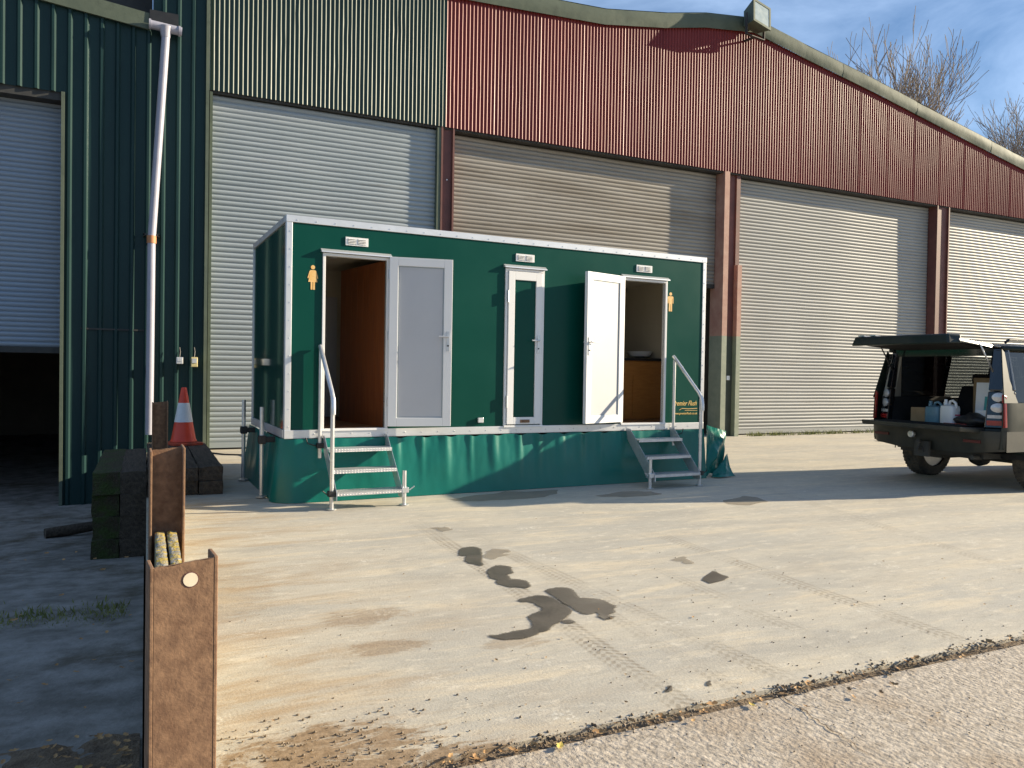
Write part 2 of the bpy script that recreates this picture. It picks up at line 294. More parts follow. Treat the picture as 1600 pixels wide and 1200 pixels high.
# ------------------------------------------------------------------ ground
YB = 13.81
struct(MB().quad((-600, -600, -1.3), (600, -600, -1.3), (600, 600, -1.3), (-600, 600, -1.3)).build('ground', M['earth']))
yd = MB(); yd.box(.02, 34, 2.63, 48, -1.25, 0); struct(yd.build('yard_slab', M['yard']))
ns = MB(); ns.box(.02, 60, -40, 2.55, -1.25, -.004); struct(ns.build('access_slab', M['rough']))
js = MB(); js.box(.021, 33.9, 2.549, 2.631, -1.2, -.02); struct(js.build('joint_soil', M['soil']))
fl = MB(); fl.box(34.02, 90, 2.63, 90, -1.25, -.03); struct(fl.build('field', M['earth']))
def rampz(y):
    if y < 2: return -.1
    if y > 11.5: return -.8
    return -.1-.7*(y-2)/9.5
rp = MB(); rp.grid(lambda u, v: ((-14+14.0*u), -12+24.6*v, rampz(-12+24.6*v)+.012*fbm((-14+14*u)*2, (-12+24.6*v)*2)), 60, 110)
struct(rp.build('ramp', M['ramp'], smooth=True))
rb = MB(); rb.box(-14, .0, 12.6, 44, -1.25, -.79); struct(rb.build('barn_floor', M['ramp']))

def patch(name, pts, z, m, label, cat, group=None, seg=4, jit=.03):
    """flat irregular sheet following a measured outline"""
    c = Vector((sum(p[0] for p in pts)/len(pts), sum(p[1] for p in pts)/len(pts)))
    out = []; n = len(pts)
    for i in range(n):
        p0, p1, p2, p3 = [Vector(pts[(i+k) % n]) for k in (-1, 0, 1, 2)]
        for s_ in range(seg):
            t = s_/seg
            q = .5*((2*p1)+(p2-p0)*t+(2*p0-5*p1+4*p2-p3)*t*t+(3*p1-p0-3*p2+p3)*t**3)
            q += Vector((fbm(q.x*9, q.y*9), fbm(q.x*9, q.y*9, 5)))*jit
            out.append((q.x-c.x, q.y-c.y, 0))
    n = len(out); P2 = [Vector((p[0], p[1])) for p in out]
    area = sum(P2[k].x*P2[(k+1) % n].y-P2[(k+1) % n].x*P2[k].y for k in range(n)); sg = 1 if area > 0 else -1
    nr = []
    for k in range(n):
        d = (P2[(k+1) % n]-P2[k-1]); d = Vector((d.y, -d.x))*sg; nr.append(d.normalized() if d.length > 1e-6 else Vector((0, 0)))
    ew = .022 if n > 24 and abs(area) > .02 else .008
    v = [(*(P2[k]+nr[k]*ew), 0) for k in range(n)]+[(*P2[k], 0) for k in range(n)]+[(*(P2[k]-nr[k]*ew*.6), .0) for k in range(n)]
    m_ = MB(); m_.add(v, [(k, (k+1) % n, n+(k+1) % n, n+k) for k in range(n)]+[(n+k, n+(k+1) % n, 2*n+(k+1) % n, 2*n+k) for k in range(n)]+[tuple(range(2*n, 3*n))])
    o = m_.build(name, m, loc=(c.x, c.y, z)); o['label'] = label; o['kind'] = 'structure'
    at = o.data.attributes.new('edge', 'FLOAT', 'POINT'); at.data.foreach_set('value', [0.]*n+[.55]*n+[1.]*n)
    return o
PUD = {
 'A': [(1.67,3.733),(1.794,3.742),(1.934,3.79),(2.012,3.961),(2.114,4.039),(2.166,4.17),(2.086,4.256),(2.14,4.299),(2.228,4.308),(2.293,4.254),(2.286,3.969),(2.118,3.824),(2.013,3.714),(1.938,3.683),(1.809,3.655),(1.687,3.694)],
 'B': [(2.341,4.376),(2.425,4.419),(2.504,4.369),(2.461,4.185),(2.545,4.107),(2.576,3.977),(2.524,3.871),(2.448,3.829),(2.454,3.769),(2.391,3.726),(2.401,3.873),(2.332,3.867),(2.316,4.007),(2.319,4.161)],
 'C': [(2.252,5.661),(2.338,5.699),(2.392,5.607),(2.218,5.149),(2.159,5.21),(2.144,5.292),(2.213,5.44),(2.188,5.499)],
 'D': [(2.213,5.006),(2.326,5.07),(2.377,4.977),(2.316,4.847),(2.264,4.813),(2.255,4.718),(2.319,4.628),(2.277,4.49),(2.18,4.56),(2.123,4.644),(2.164,4.754),(2.148,4.859)],
 'G': [(3.496,4.247),(3.685,4.37),(3.687,4.246),(3.638,4.175),(3.462,4.117)],
 'H': [(2.11,2.828),(2.15,2.834),(2.144,2.793),(2.094,2.784)], 'I': [(2.137,3.817),(2.185,3.833),(2.204,3.744),(2.136,3.772)], 'L': [(2.327,2.804),(2.354,2.799),(2.33,2.76),(2.31,2.769)]}
names = {'A': 'largest dark wet patch with a tail on the concrete', 'B': 'wet patch right of the largest one', 'C': 'farthest dark wet patch of the row', 'D': 'hooked dark wet patch in the middle of the row', 'G': 'lone wet patch to the right', 'H': 'small wet spot by the slab joint', 'I': 'small wet spot beside the largest patch', 'L': 'tiny wet spot near the slab joint'}
for k, pts in PUD.items(): patch('wet_patch', pts, .004, M['wet'], names[k], 'puddle')
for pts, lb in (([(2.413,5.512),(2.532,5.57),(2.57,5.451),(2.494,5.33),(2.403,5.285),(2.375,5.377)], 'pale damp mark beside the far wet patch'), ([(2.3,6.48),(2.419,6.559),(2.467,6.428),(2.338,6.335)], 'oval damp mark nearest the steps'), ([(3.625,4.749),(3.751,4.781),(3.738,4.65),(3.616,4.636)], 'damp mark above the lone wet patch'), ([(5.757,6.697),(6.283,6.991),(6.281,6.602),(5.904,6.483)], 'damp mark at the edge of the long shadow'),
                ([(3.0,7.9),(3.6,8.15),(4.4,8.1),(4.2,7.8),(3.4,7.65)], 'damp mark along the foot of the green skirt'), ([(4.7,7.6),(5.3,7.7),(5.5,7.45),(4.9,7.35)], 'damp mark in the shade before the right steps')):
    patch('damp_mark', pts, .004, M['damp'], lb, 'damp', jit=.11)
# debris in the joint : stones (stuff), leaves
db = MB()
def rock(mb, x, y, z, r):
    vs_ = []
    for a, b, c in ((1,0,0),(-1,0,0),(0,1,0),(0,-1,0),(0,0,1),(0,0,-1)):
        k = r*random.uniform(.6, 1.25); vs_.append((x+a*k, y+b*k, z+c*k*.65))
    mb.add(vs_, [(0,2,4),(2,1,4),(1,3,4),(3,0,4),(2,0,5),(1,2,5),(3,1,5),(0,3,5)])
for i in range(3000):
    x = random.uniform(.5, 9)if i % 3 else random.uniform(.6, 4.2); y = 2.59+random.gauss(0, .032); db_r = .002+.009*random.random()**2.2*(2 if random.random() < .08 else 1)
    if fbm(x*2.3, 1.7)+.25*fbm(x*9, 4) < random.uniform(-.45, .25): continue
    rock(db, x, y, .002+random.uniform(0, .006), db_r)
for i in range(900):
    x = random.uniform(.35, 7); y = random.uniform(1.2, 2.55); rock(db, x, y, 0, random.uniform(.002, .006))
for i in range(190):
    x = random.uniform(.35, 4.5); y = 2.65+abs(random.gauss(0, 1.1)); rock(db, x, y, .002, random.uniform(.002, .007))
for i in range(300):
    x = .6+random.gauss(0, .25); y = 2.8+random.gauss(0, .2); rock(db, max(.2, x), y, .004, random.uniform(.003, .009))
struct(db.build('loose_grit', M['stone']), 'stuff')
# crack in the access slab
ck = MB(); pp = [(2.545-.004*i+random.uniform(-.012, .012), 2.55-.026*i) for i in range(21)]; ww = [random.uniform(.0015, .007)*(1-.03*i) for i in range(21)]
for i in range(20): ck.quad((pp[i][0]-ww[i], pp[i][1], 0), (pp[i][0]+ww[i], pp[i][1], 0), (pp[i+1][0]+ww[i+1], pp[i+1][1], 0), (pp[i+1][0]-ww[i+1], pp[i+1][1], 0))
o = ck.build('slab_crack', M['soil'], loc=(0, 0, .001)); struct(o)
def leafmesh(mb, x, y, z, s, a, tilt):
    pts = [(-1, 0), (-.55, .42), (-.1, .30), (.1, .55), (.45, .28), (1, 0), (.5, -.3), (.1, -.5), (-.15, -.28), (-.6, -.4)]
    vs_ = []
    for px, py in pts:
        X, Y, Z = px*s, py*s, s*(.28*abs(py)+.18*px*px)*1.3
        Y, Z = Y*cos(tilt)-Z*sin(tilt), Y*sin(tilt)+Z*cos(tilt)
        vs_.append((x+X*cos(a)-Y*sin(a), y+X*sin(a)+Y*cos(a), z+max(Z, -.0)+.004))
    vs_.append((x, y, z+.004)); n = len(pts)
    mb.add(vs_, [(n, i, (i+1) % n) for i in range(n)])
def leaf(x, y, z, s, m, label):
    mb = MB(); leafmesh(mb, 0, 0, 0, s, random.uniform(0, 6), random.uniform(-.5, .5)); o = mb.build('fallen_leaf', m, loc=(x, y, z)); tag(o, label, 'leaf', 'leaves along the slab joint')
LJ = 'dry fallen leaf lying in the grit along the concrete slab joint'
for (x, y, s, m) in ((1.33,2.56,.035,'leaf'),(1.42,2.53,.03,'leaf2'),(1.25,2.57,.03,'leaf'),(1.93,2.58,.035,'leaf'),(2.35,2.52,.028,'leaf2'),(2.2,2.6,.03,'leaf'),(3.5,2.62,.04,'leaf'),(3.42,2.6,.035,'leaf'),(1.62,2.57,.03,'leaf'),(2.75,2.6,.03,'leaf'),(1.1,2.56,.035,'leaf'),(4.1,2.63,.035,'leaf')):
    leaf(x, y, 0, s, M[m], LJ)
lt = MB()
for i in range(150): leafmesh(lt, random.uniform(-1.2, -.05), random.uniform(2.8, 3.7), rampz(3.2)+random.uniform(.01, .04), random.uniform(.012, .03), random.uniform(0, 6), random.uniform(-.6, .6))
for i in range(70): leafmesh(lt, random.uniform(-1.5, -.05), random.uniform(2.6, 8), rampz(5)+.06, random.uniform(.01, .03), random.uniform(0, 6), random.uniform(-.5, .5))
for i in range(170):
    x = random.uniform(.5, 6); leafmesh(lt, x, 2.585+random.gauss(0, .03), .002, random.uniform(.006, .02), random.uniform(0, 6), random.uniform(-.6, .6))
for i in range(40): leafmesh(lt, random.uniform(.6, 5), random.uniform(1.3, 2.5), 0, random.uniform(.008, .022), random.uniform(0, 6), random.uniform(-.4, .4))
for i in range(60): leafmesh(lt, random.uniform(.4, 6), 2.7+abs(random.gauss(0, 1.6)), 0, random.uniform(.005, .014), random.uniform(0, 6), random.uniform(-.4, .4))
o = lt.build('leaf_litter', M['leaf'])
struct(o, 'stuff')
sp_ = MB(); sp_.grid(lambda u, v: (-1.7+1.69*u, 2.5+1.45*v, rampz(2.5+1.45*v)-.02+.055*min(1, 3*v*(1-v)*(.4+.9*u))+.03*fbm(u*7, v*7)), 60, 50); struct(sp_.build('soil_bank', M['soil'], smooth=True))
for k, (x, y) in enumerate(((-.16, 3.12), (-.30, 3.22), (-.42, 3.05), (-.24, 3.40), (-.55, 3.30), (-.12, 3.30), (-.70, 3.18), (-.38, 3.42))):
    mb = MB(); leafmesh(mb, 0, 0, 0, .038+.012*(k % 3), k*1.3, .3*(-1)**k); o = mb.build('fallen_leaf', M['leaf'] if k % 3 else M['leaf2'], loc=(x, y, rampz(y)+.035)); tag(o, 'dry fallen leaf on the dark soil left of the nearest rusty post', 'leaf', 'leaves on the soil by the nearest post')
def blades(name, spots, hmin, hmax, label=None):
    g = MB()
    for (x, y, z) in spots:
        a = random.uniform(0, 6.3); h = random.uniform(hmin, hmax); wd = random.uniform(.003, .008); bx, by = random.gauss(0, h*.4), random.gauss(0, h*.4)
        g.add([(x-wd*cos(a), y-wd*sin(a), z), (x+wd*cos(a), y+wd*sin(a), z), (x+bx*.5+wd*.6*cos(a), y+by*.5, z+h*.6), (x+bx, y+by, z+h)], [(0, 1, 2), (0, 2, 3)])
    return struct(g.build(name, M['grass'], recalc=False), 'stuff')
sp1 = []
for c in range(60):
    cx = random.uniform(12.6, 18.8)
    if random.random() < .25: continue
    for i in range(random.randint(10, 45)): sp1.append((cx+random.gauss(0, .09), YB-.04+random.gauss(0, .05), 0))
blades('weeds', sp1, .03, .13)
blades('ramp_grass', [(random.uniform(-2.2, -.1), 6.3+random.gauss(0, .22), rampz(6.3)-.03) for i in range(3500)], .02, .06)

# ------------------------------------------------------------------ barn with three shutters
barn = thing('barn', 'large barn gable with green and red corrugated cladding and tall grey roller shutters', 'barn', (0, YB, 0))
ROOF = [(.08, 8.12), (5.39, 8.41), (6.81, 8.48), (8.5, 8.57), (10.02, 8.81), (11.06, 9.03), (12.45, 9.20), (14.03, 8.90), (16.47, 8.47), (19.35, 7.91), (22.47, 7.32), (28.2, 6.24)]
def roofz(x):
    for (a, za), (b, zb) in zip(ROOF, ROOF[1:]):
        if x <= b: return za+(zb-za)*(x-a)/(b-a)
    return ROOF[-1][1]
HZ = 5.97
def corr_sheet(x0, x1, z0, topf, m, seed, yo=0, pitch=.076, amp=.0115):
    mb = MB(); n = max(1, round((x1-x0)/pitch)); spp = 8; rows = 9
    rnd = random.Random(seed)
    dents = [(rnd.uniform(x0+.16*(x1-x0), x1-.16*(x1-x0)), rnd.uniform(.05, .95), rnd.uniform(.03, .07), rnd.uniform(-.012, .012)) for _ in range(5)]
    bow = rnd.uniform(-.004, .004); tilt = rnd.uniform(-.0015, .0015)
    def fn(u, v):
        x = x0+(x1-x0)*u; z = z0+(topf(x)-z0)*v
        y = -amp*cos(2*pi*u*n)+bow*0+yo; dx = .0025*fbm(x*3, z*1.7, 4)
        for (a, b, s_, d) in dents:
            g = math.exp(-((x-a)/s_)**2-((v-b)/.06)**2); y += d*.8*g; dx += d*g
        return (x+dx, y, z)
    mb.grid(fn, n*spp, rows); return mb.build('cladding_sheet', m, barn, smooth=True, recalc=False)
x = .9; i = 0
while x < 28.1:
    W = .988; x1 = min(x+W, 28.2)
    if x < 5.0 and x1 > 5.0: x1 = 5.06
    mm = M['clad_green'] if x1 <= 5.07 else (M['clad_red'] if i % 3 else M['clad_red2'])
    corr_sheet(x, x1, HZ, lambda X: roofz(X)+.03, mm, 11+i, yo=-.0012*(i % 2)); x = x1; i += 1
def trap_sheet(x0, x1, z0, topf, m, parent, bowf=lambda x, z: 0, p=.22, rows=8, ph=-1.97):
    prof = [(.0, 0), (.135, 0), (.158, -.036), (.192, -.036), (.215, 0)]
    xs = []
    k0 = math.floor((x0-ph)/p)-1
    for k in range(k0, k0+int((x1-x0)/p)+4):
        for a, b in prof:
            X = ph-.175+k*p+a
            if x0 <= X <= x1: xs.append((X, b))
    xs = [(x0, 0)]+xs+[(x1, 0)]
    mb = MB(); b = len(mb.v)
    for j in range(rows+1):
        for X, y in xs:
            z = z0+(topf(X)-z0)*j/rows; mb.v.append((X, y+bowf(X, z)+.003*fbm(X*1.5, z*.8), z))
    n = len(xs)
    for j in range(rows):
        for i_ in range(n-1): mb.face((j*n+i_, j*n+i_+1, (j+1)*n+i_+1, (j+1)*n+i_))
    return mb.build('cladding_sheet', m, parent, recalc=False)
trap_sheet(.30, .88, 0, lambda X: 6.86, M['box_green'], barn)
trap_sheet(.09, .88, 6.86, lambda X: 8.10, M['box_green'], barn)
MB().box(.865, .915, -.06, -.002, .0, 8.1).build('corner_flashing', M['flash'], barn)
MB().box(.081, .10, .004, 30, 6.5, 8.1).build('side_wall', M['box_green'], barn)
# screws on the cladding
scr = MB()
for X in [.5+.22*k-.06 for k in range(2)]:
    for z in (1.0, 2.0, 3.2, 4.6, 5.9, 7.0): scr.box(X-.008, X+.008, -.008, .001, z-.008, z+.008)
struct(scr.build('screw_heads', M['alu'], barn), 'stuff')
# barge flashing in lengths
for (a, za), (b, zb) in zip(ROOF, ROOF[1:]):
    h0 = .02; n = max(1, round((b-a)/1.6))
    for k in range(n):
        xa, xb = a+(b-a)*k/n, a+(b-a)*(k+1)/n; A, B = za+(zb-za)*k/n, za+(zb-za)*(k+1)/n; yo = -.055-.003*(k % 2); j = random.uniform(-.008, .008)
        hh = .31
        m_ = MB(); m_.grid(lambda u, v: (xa+(xb+.015-xa)*u, yo-.02*sin(pi*v)+.012*fbm((xa+(xb-xa)*u)*1.3, v*2, 3)-.02*v, (A+(B-A)*u)-.01+(hh+j)*v), 8, 4)
        m_.quad((xa, yo-.02, A+hh), (xb, yo-.02, B+hh), (xb, .4, B+hh+.03), (xa, .4, A+hh+.03))
        m_.quad((xa, yo, A-.01), (xb, yo, B-.01), (xb, -.005, B+.01), (xa, -.005, A+.01))
        m_.build('barge_flashing', M['flash'], barn, smooth='auto', recalc=False)
for (a, za), (b, zb) in zip(ROOF, ROOF[1:]):
    MB().hexa([(a, .3, za+.15), (b, .3, zb+.15), (b, 32, zb+.15), (a, 32, za+.15), (a, .3, za+.2), (b, .3, zb+.2), (b, 32, zb+.2), (a, 32, za+.2)]).build('roof_panel', M['dark'], barn)
MB().box(28.12, 28.2, .02, 32, 0, 6.3).build('side_wall', M['clad_red'], barn)
MB().box(.1, 28.2, 32, 32.1, 0, 6.3).build('rear_wall', M['clad_red'], barn)
MB().box(.93, 28.1, .03, .10, HZ-.03, HZ+.22).build('header_beam', M['dark'], barn)
MB().box(.93, 28.1, .10, .62, HZ-.02, HZ+.06).build('shutter_head', M['dark'], barn)
def shutter(x0, x1, z0, z1, y, m, parent, pitch=.0765, seed=0):
    mb = MB(); n = int((z1-z0)/pitch); prof = [(0, .002), (.05, -.005), (.14, -.016), (.24, -.021), (.42, -.022), (.64, -.018), (.84, -.010), (.95, .0)]
    zs = []
    for k in range(n+1):
        for a, b in prof:
            z = z1-(k+a)*pitch
            if z > z0: zs.append((z, b))
    nx = 14
    for z, b in zs:
        for i_ in range(nx+1):
            X = x0+(x1-x0)*i_/nx; mb.v.append((X, y+b+.012*fbm(X*.8, z*.5, seed)+.003*fbm(X*3, z*4, seed+9), z+.006*fbm(X*.9, z*.12, seed+4)))
    for j in range(len(zs)-1):
        for i_ in range(nx): mb.face((j*(nx+1)+i_, j*(nx+1)+i_+1, (j+1)*(nx+1)+i_+1, (j+1)*(nx+1)+i_))
    o = mb.build('roller_shutter', m, parent, smooth=True, recalc=False)
    MB().box(x0, x1, y-.03, y+.02, z0-.09, z0+.003).build('bottom_rail', M['dark'] if z0 > .5 else m, o)
    return o
s = shutter(.98, 4.93, .12, HZ-.03, .14, M['shutter'], barn, pitch=.087, seed=1); s['label'] = 'blue grey roller shutter behind the left end of the trailer'
s = shutter(5.25, 11.70, 3.45, HZ-.03, .27, M['shutter_dirty'], barn, pitch=.084, seed=2); s['label'] = 'brown streaked roller shutter raised part way'
s = shutter(12.24, 18.86, .12, HZ-.03, .27, M['shutter_warm'], barn, pitch=.081, seed=3); s['label'] = 'pale roller shutter between the trailer and the car'
s = shutter(19.36, 26.0, .12, HZ-.03, .27, M['shutter_warm'], barn, pitch=.081, seed=4); s['label'] = 'pale roller shutter behind the car at the right edge'
# columns
def column(x0, x1, m, mg=None):
    c = MB(); c.box(x0, x0+.035, .0, .40, 0, HZ); c.box(x1-.035, x1, .0, .40, 0, HZ); c.box(x0+.035, x1-.035, .05, .075, 0, HZ); c.build('column', m, barn)
    if mg: MB().box(x0-.075, x0-.003, .01, .2, .0, HZ-.02).build('shutter_guide', mg, barn)
column(4.985, 5.25, M['col_red'], M['flash'])
MB().box(.93, .975, .01, .2, 0, HZ-.02).build('shutter_guide', M['flash'], barn)
bt = MB()
for z in (3.6, 3.85, 5.0): bt.lathe([(.014, 0), (.014, -.012)], 6, (5.12, .05, z), 'y')
bt.build('bolts', M['alu'], barn)
for (za, zb, mf, mw) in ((2.28, HZ, M['col_red'], M['col_red']), (0, 2.28, M['col_green'], M['col_green_shade'])):
    up = za > 1
    MB().box(11.72, 11.86, -.03, .40, za, zb).build('column_flange', M['col_red_lit'] if up else mf, barn)
    MB().box(11.86, 12.14, .10, .14, za, zb).build('column_web', mw, barn)
    MB().box(12.14, 12.26, -.03, .40, za, 3.9 if up else zb).build('column_flange', M['col_red_lit'] if up else mf, barn)
MB().box(12.14, 12.25, .06, .40, 3.9, HZ).build('column_web', M['col_red'], barn)
MB().box(11.96, 12.05, .06, .10, 1.28, 1.38).build('switch_plate', M['alu'], barn)
column(18.88, 19.37, M['col_red'])
for k in range(3): MB().box(5.3, 11.66, .62, .74, .02+1.14*k, 1.14+1.14*k-.02).build('wall_panel', M['block'], barn)
MB().box(5.3, 11.66, .76, .80, 3.3, HZ).build('inner_wall', M['int'], barn)
MB().box(.93, 28.1, .9, .95, 0, HZ).build('inner_wall', M['int'], barn)
# floodlight
fl_ = thing('floodlight', 'square glass fronted floodlight on the ridge of the red gable', 'floodlight', (12.25, YB-.30, 9.12), radians(8))
R_ = Matrix.Rotation(radians(-10), 4, 'X') @ Matrix.Rotation(radians(10), 4, 'Y')
def tv(o): o.matrix_local = R_; return o
hb = MB(); hb.hexa([(-.27, -.17, .0), (.27, -.17, .0), (.20, .15, .07), (-.20, .15, .07), (-.27, -.17, .54), (.27, -.17, .54), (.20, .15, .46), (-.20, .15, .46)]); tv(hb.build('housing', M['flash'], fl_))
fr = MB(); fr.box(-.285, .285, -.20, -.171, .50, .555); fr.box(-.285, .285, -.20, -.171, -.015, .04); fr.box(-.285, -.235, -.20, -.171, .04, .50); fr.box(.235, .285, -.20, -.171, .04, .50); tv(fr.build('frame', M['flash'], fl_))
gl = MB(); gl.box(-.235, .235, -.19, -.176, .04, .50); tv(gl.build('lens', mat('flood_glass', (.28, .34, .33), (.40, .45, .42), .12, .0, scale=6, coat=1), fl_))
br = MB(); br.box(-.30, -.285, -.03, .03, -.16, .30); br.box(.285, .30, -.03, .03, -.16, .30); br.box(-.30, .30, -.03, .03, -.175, -.16); br.box(-.04, .04, .0, .30, -.172, -.15); br.build('bracket', M['dark'], fl_)
# ------------------------------------------------------------------ neighbouring barn at the left
lb = thing('neighbour_barn', 'dark green box profile barn at the left with its shutter half raised', 'barn', (0, YB, 0))
bow = lambda x, z: .030*math.exp(-((x+.52-.05*(z-3))/.26)**2)*(1 if z > .2 else .6)
trap_sheet(-1.17, .30, -.8, lambda X: 6.75 - .103*(X+.24)+.1, M['box_green'], lb, bow)
trap_sheet(-6, -1.17, 5.57, lambda X: 6.75 - .103*(X+.24)+.1, M['box_green'], lb)
vf = MB(); vf.hexa([(-6, -.07, 7.37-.02), (.02, -.07, 6.745), (.02, -.03, 6.745), (-6, -.03, 7.35), (-6, -.075, 7.62), (.02, -.075, 7.0), (.02, .4, 7.03), (-6, .4, 7.65)]); vf.build('verge_flashing', M['flash'], lb)
MB().hexa([(-6, .4, 7.5), (.0, .4, 6.88), (.0, 30, 6.88), (-6, 30, 7.5), (-6, .4, 7.6), (.0, .4, 6.98), (.0, 30, 6.98), (-6, 30, 7.6)]).build('roof_panel', M['dark'], lb)
MB().box(-1.195, -1.15, -.05, -.002, -.8, 5.57).build('jamb_flashing', M['flash'], lb)
MB().box(-6, -1.17, .02, .3, 5.45, 5.6).build('header_beam', M['dark'], lb)
s = shutter(-6, -1.2, 1.66, 5.56, .30, M['shutter_shade'], lb, seed=6); s['label'] = 'blue shaded roller shutter half raised over a dark opening'
MB().box(-1.17, -1.10, .04, 14, -.8, 6.5).build('inner_wall', M['int'], lb)
MB().box(-6.1, -6, .0, 14, -.8, 7.3).build('inner_wall', M['int'], lb); MB().box(-6, -1.1, 14, 14.1, -.8, 7).build('inner_wall', M['int'], lb)
pj = MB(); pj.box(-.92, .10, -.012, -.006, 1.95, 1.975); pj.build('sheet_lap', M['dark'], lb)
MB().box(-7, .06, .6, .8, 6.8, 9.9).build('dark_backing', M['dark'], lb)  # added dark wall, blocks the sky to keep the gap above the roof black
MB().box(-.02, .10, .06, 30, 6.6, 6.9).build('valley_gutter', M['dark'], lb)
MB().box(.02, .44, -.09, .05, 6.87, 7.06).build('gutter_end', M['black'], lb)
# downpipe
dp = thing('downpipe', 'pale grey plastic downpipe leaning down the green wall from a valley gutter', 'downpipe', (.06, YB-.17, .3))
P0 = Vector((.06, YB-.17, .3))
pts = [Vector((.255, YB-.15, 6.72)), Vector((.245, YB-.15, 6.5)), Vector((.075, YB-.12, 3.46))]
MB().path([p-P0 for p in pts], .062, 16).build('upper_pipe', M['pvcpipe'], dp, smooth='auto')
MB().path([(.012, .05, 3.14), (0, 0, 0)], .060, 16).build('lower_pipe', M['pvcpipe'], dp, smooth='auto')
tee = MB(); tee.path([(-.05, .02, 6.50), (.43, .02, 6.47)], .068, 16); tee.path([(.19, .02, 6.50), (.19, .02, 6.33)], [.10, .066], 16); tee.path([(.38, .02, 6.47), (.41, .02, 6.47)], .082, 16); tee.path([(-.05, .02, 6.50), (-.02, .02, 6.50)], .082, 16); tee.build('tee', M['pvcpipe'], dp, smooth='auto')
MB().path([(.013, .05, 3.17), (.012, .05, 3.05)], .071, 16).build('collar', M['collar'], dp, smooth='auto')
bk = MB(); bk.box(-.11, .13, .03, .06, 3.17, 3.20); bk.box(-.11, -.09, .03, .17, 3.16, 3.21); bk.box(.11, .13, .03, .17, 3.16, 3.21); bk.build('bracket', M['dark'], dp)
def sock(x, z, m, w_, h_, lbl):
    t = thing('outdoor_socket', lbl, 'socket', (x, YB-.13, z)); MB().box(-w_/2, w_/2, -.05, .05, -h_/2, h_/2).build('box', m, t, bevel=.008)
    MB().box(-w_*.35, w_*.35, -.06, -.05, -h_*.1, h_*.35).build('flap', M['alu'], t); MB().path([(0, 0, h_/2), (.01, .03, h_/2+.09), (.0, .05, h_/2+.16)], .008, 6).build('cable', M['black'], t); MB().box(-.03, .03, .05, .12, -.04, .04).build('mount', M['dark'], t)
sock(.50, 1.49, M['alu'], .10, .11, 'small grey socket box left of its yellow neighbour on the green wall')
sock(.72, 1.47, mat('yellowed_box', (.55, .47, .22), (.60, .52, .28), .5, 0, scale=10), .10, .16, 'yellowed taller socket box beside the shutter edge')

# ------------------------------------------------------------------ toilet trailer
TY = .0264; TL, TD, ZR, ZT = 5.556, 2.22, .67, 2.97
TA = Vector((1.3161, 8.2939, 0))
tr = thing('toilet_trailer', 'dark green mobile toilet trailer with aluminium edges and open white doors', 'trailer', TA, TY)
HOLES = [(.40, 1.07, .76, 2.62), (4.23, 4.88, .76, 2.62)]
fp = MB(); xs = [0, .40, 1.07, 4.23, 4.88, TL]
for a, b in ((0, .40), (1.07, 4.23), (4.88, TL)): fp.box(a, b, 0, .04, ZR+.01, ZT-.005)
for a, b in ((.40, 1.07), (4.23, 4.88)): fp.box(a, b, 0, .04, 2.62, ZT-.005); fp.box(a, b, 0, .04, ZR+.01, .76)
fp.build('front_panel', M['tgreen'], tr)
MB().box(0, .04, .041, TD, ZR+.01, ZT-.005).build('end_panel', M['tgloss'], tr); MB().box(TL-.04, TL, .041, TD, ZR+.01, ZT-.005).build('end_panel', M['tgreen'], tr)
MB().box(.041, TL-.041, TD-.04, TD, ZR+.01, ZT-.005).build('rear_panel', M['tgreen'], tr)
MB().box(.0, TL, .0, TD, ZT-.004, ZT+.015).build('roof', M['upvc'], tr)
MB().box(.041, TL-.041, .041, TD-.041, .68, .755).build('floor', M['floorv'], tr)
MB().box(.041, TL-.041, .041, TD-.041, 2.72, 2.75).build('ceiling', M['cream'], tr)
MB().box(.15, TL-.15, .35, TD-.2, .34, .64).build('chassis', M['dark'], tr)
for X in (2.3, 3.1):
    t_ = MB(); t_.lathe([(.29, -.1), (.33, -.07), (.33, .07), (.29, .1)], 28, (X, 1.1, .33), 'y'); t_.build('wheel', M['tyre'], tr, smooth='auto')
# trims
def trimbox(name, *b): return MB().box(*b).build(name, M['alu'], tr, bevel=.004)
trimbox('corner_trim', -.008, .055, -.010, .0, ZR, ZT); trimbox('corner_trim', -.010, -.0005, .0, .06, ZR, ZT); trimbox('corner_trim', TL-.045, TL+.010, -.010, -.0002, ZR, ZT); trimbox('corner_trim', TL+.0005, TL+.012, .0, .06, ZR, ZT)
trimbox('top_trim', -.012, TL+.012, -.014, .05, ZT-.05, ZT+.022); trimbox('top_trim', -.014, .05, .052, TD, ZT-.045, ZT+.021); trimbox('top_trim', TL-.05, TL+.014, .052, TD, ZT-.045, ZT+.021)
trimbox('bottom_rail', -.010, TL+.010, -.016, -.0004, ZR-.005, ZR+.085); trimbox('bottom_rail', -.016, -.0006, .062, TD, ZR-.005, ZR+.085)
trimbox('corner_trim', -.012, .02, TD-.04, TD+.01, ZR, ZT)
rv = MB()
for k in range(28): rv.lathe([(.008, 0), (.004, -.005)], 6, (.1+k*.2, -.016, ZR+.04), 'y'); rv.lathe([(.007, 0), (.004, -.004)], 6, (.1+k*.2, -.0145, ZT-.025), 'y')
for k in range(12): rv.lathe([(.007, 0), (.004, -.004)], 6, (.032, -.0105, ZR+.12+k*.185), 'y'); rv.lathe([(.007, 0), (.004, -.004)], 6, (TL-.02, -.0105, ZR+.12+k*.185), 'y')
rv.build('rivets', M['galv'], tr)
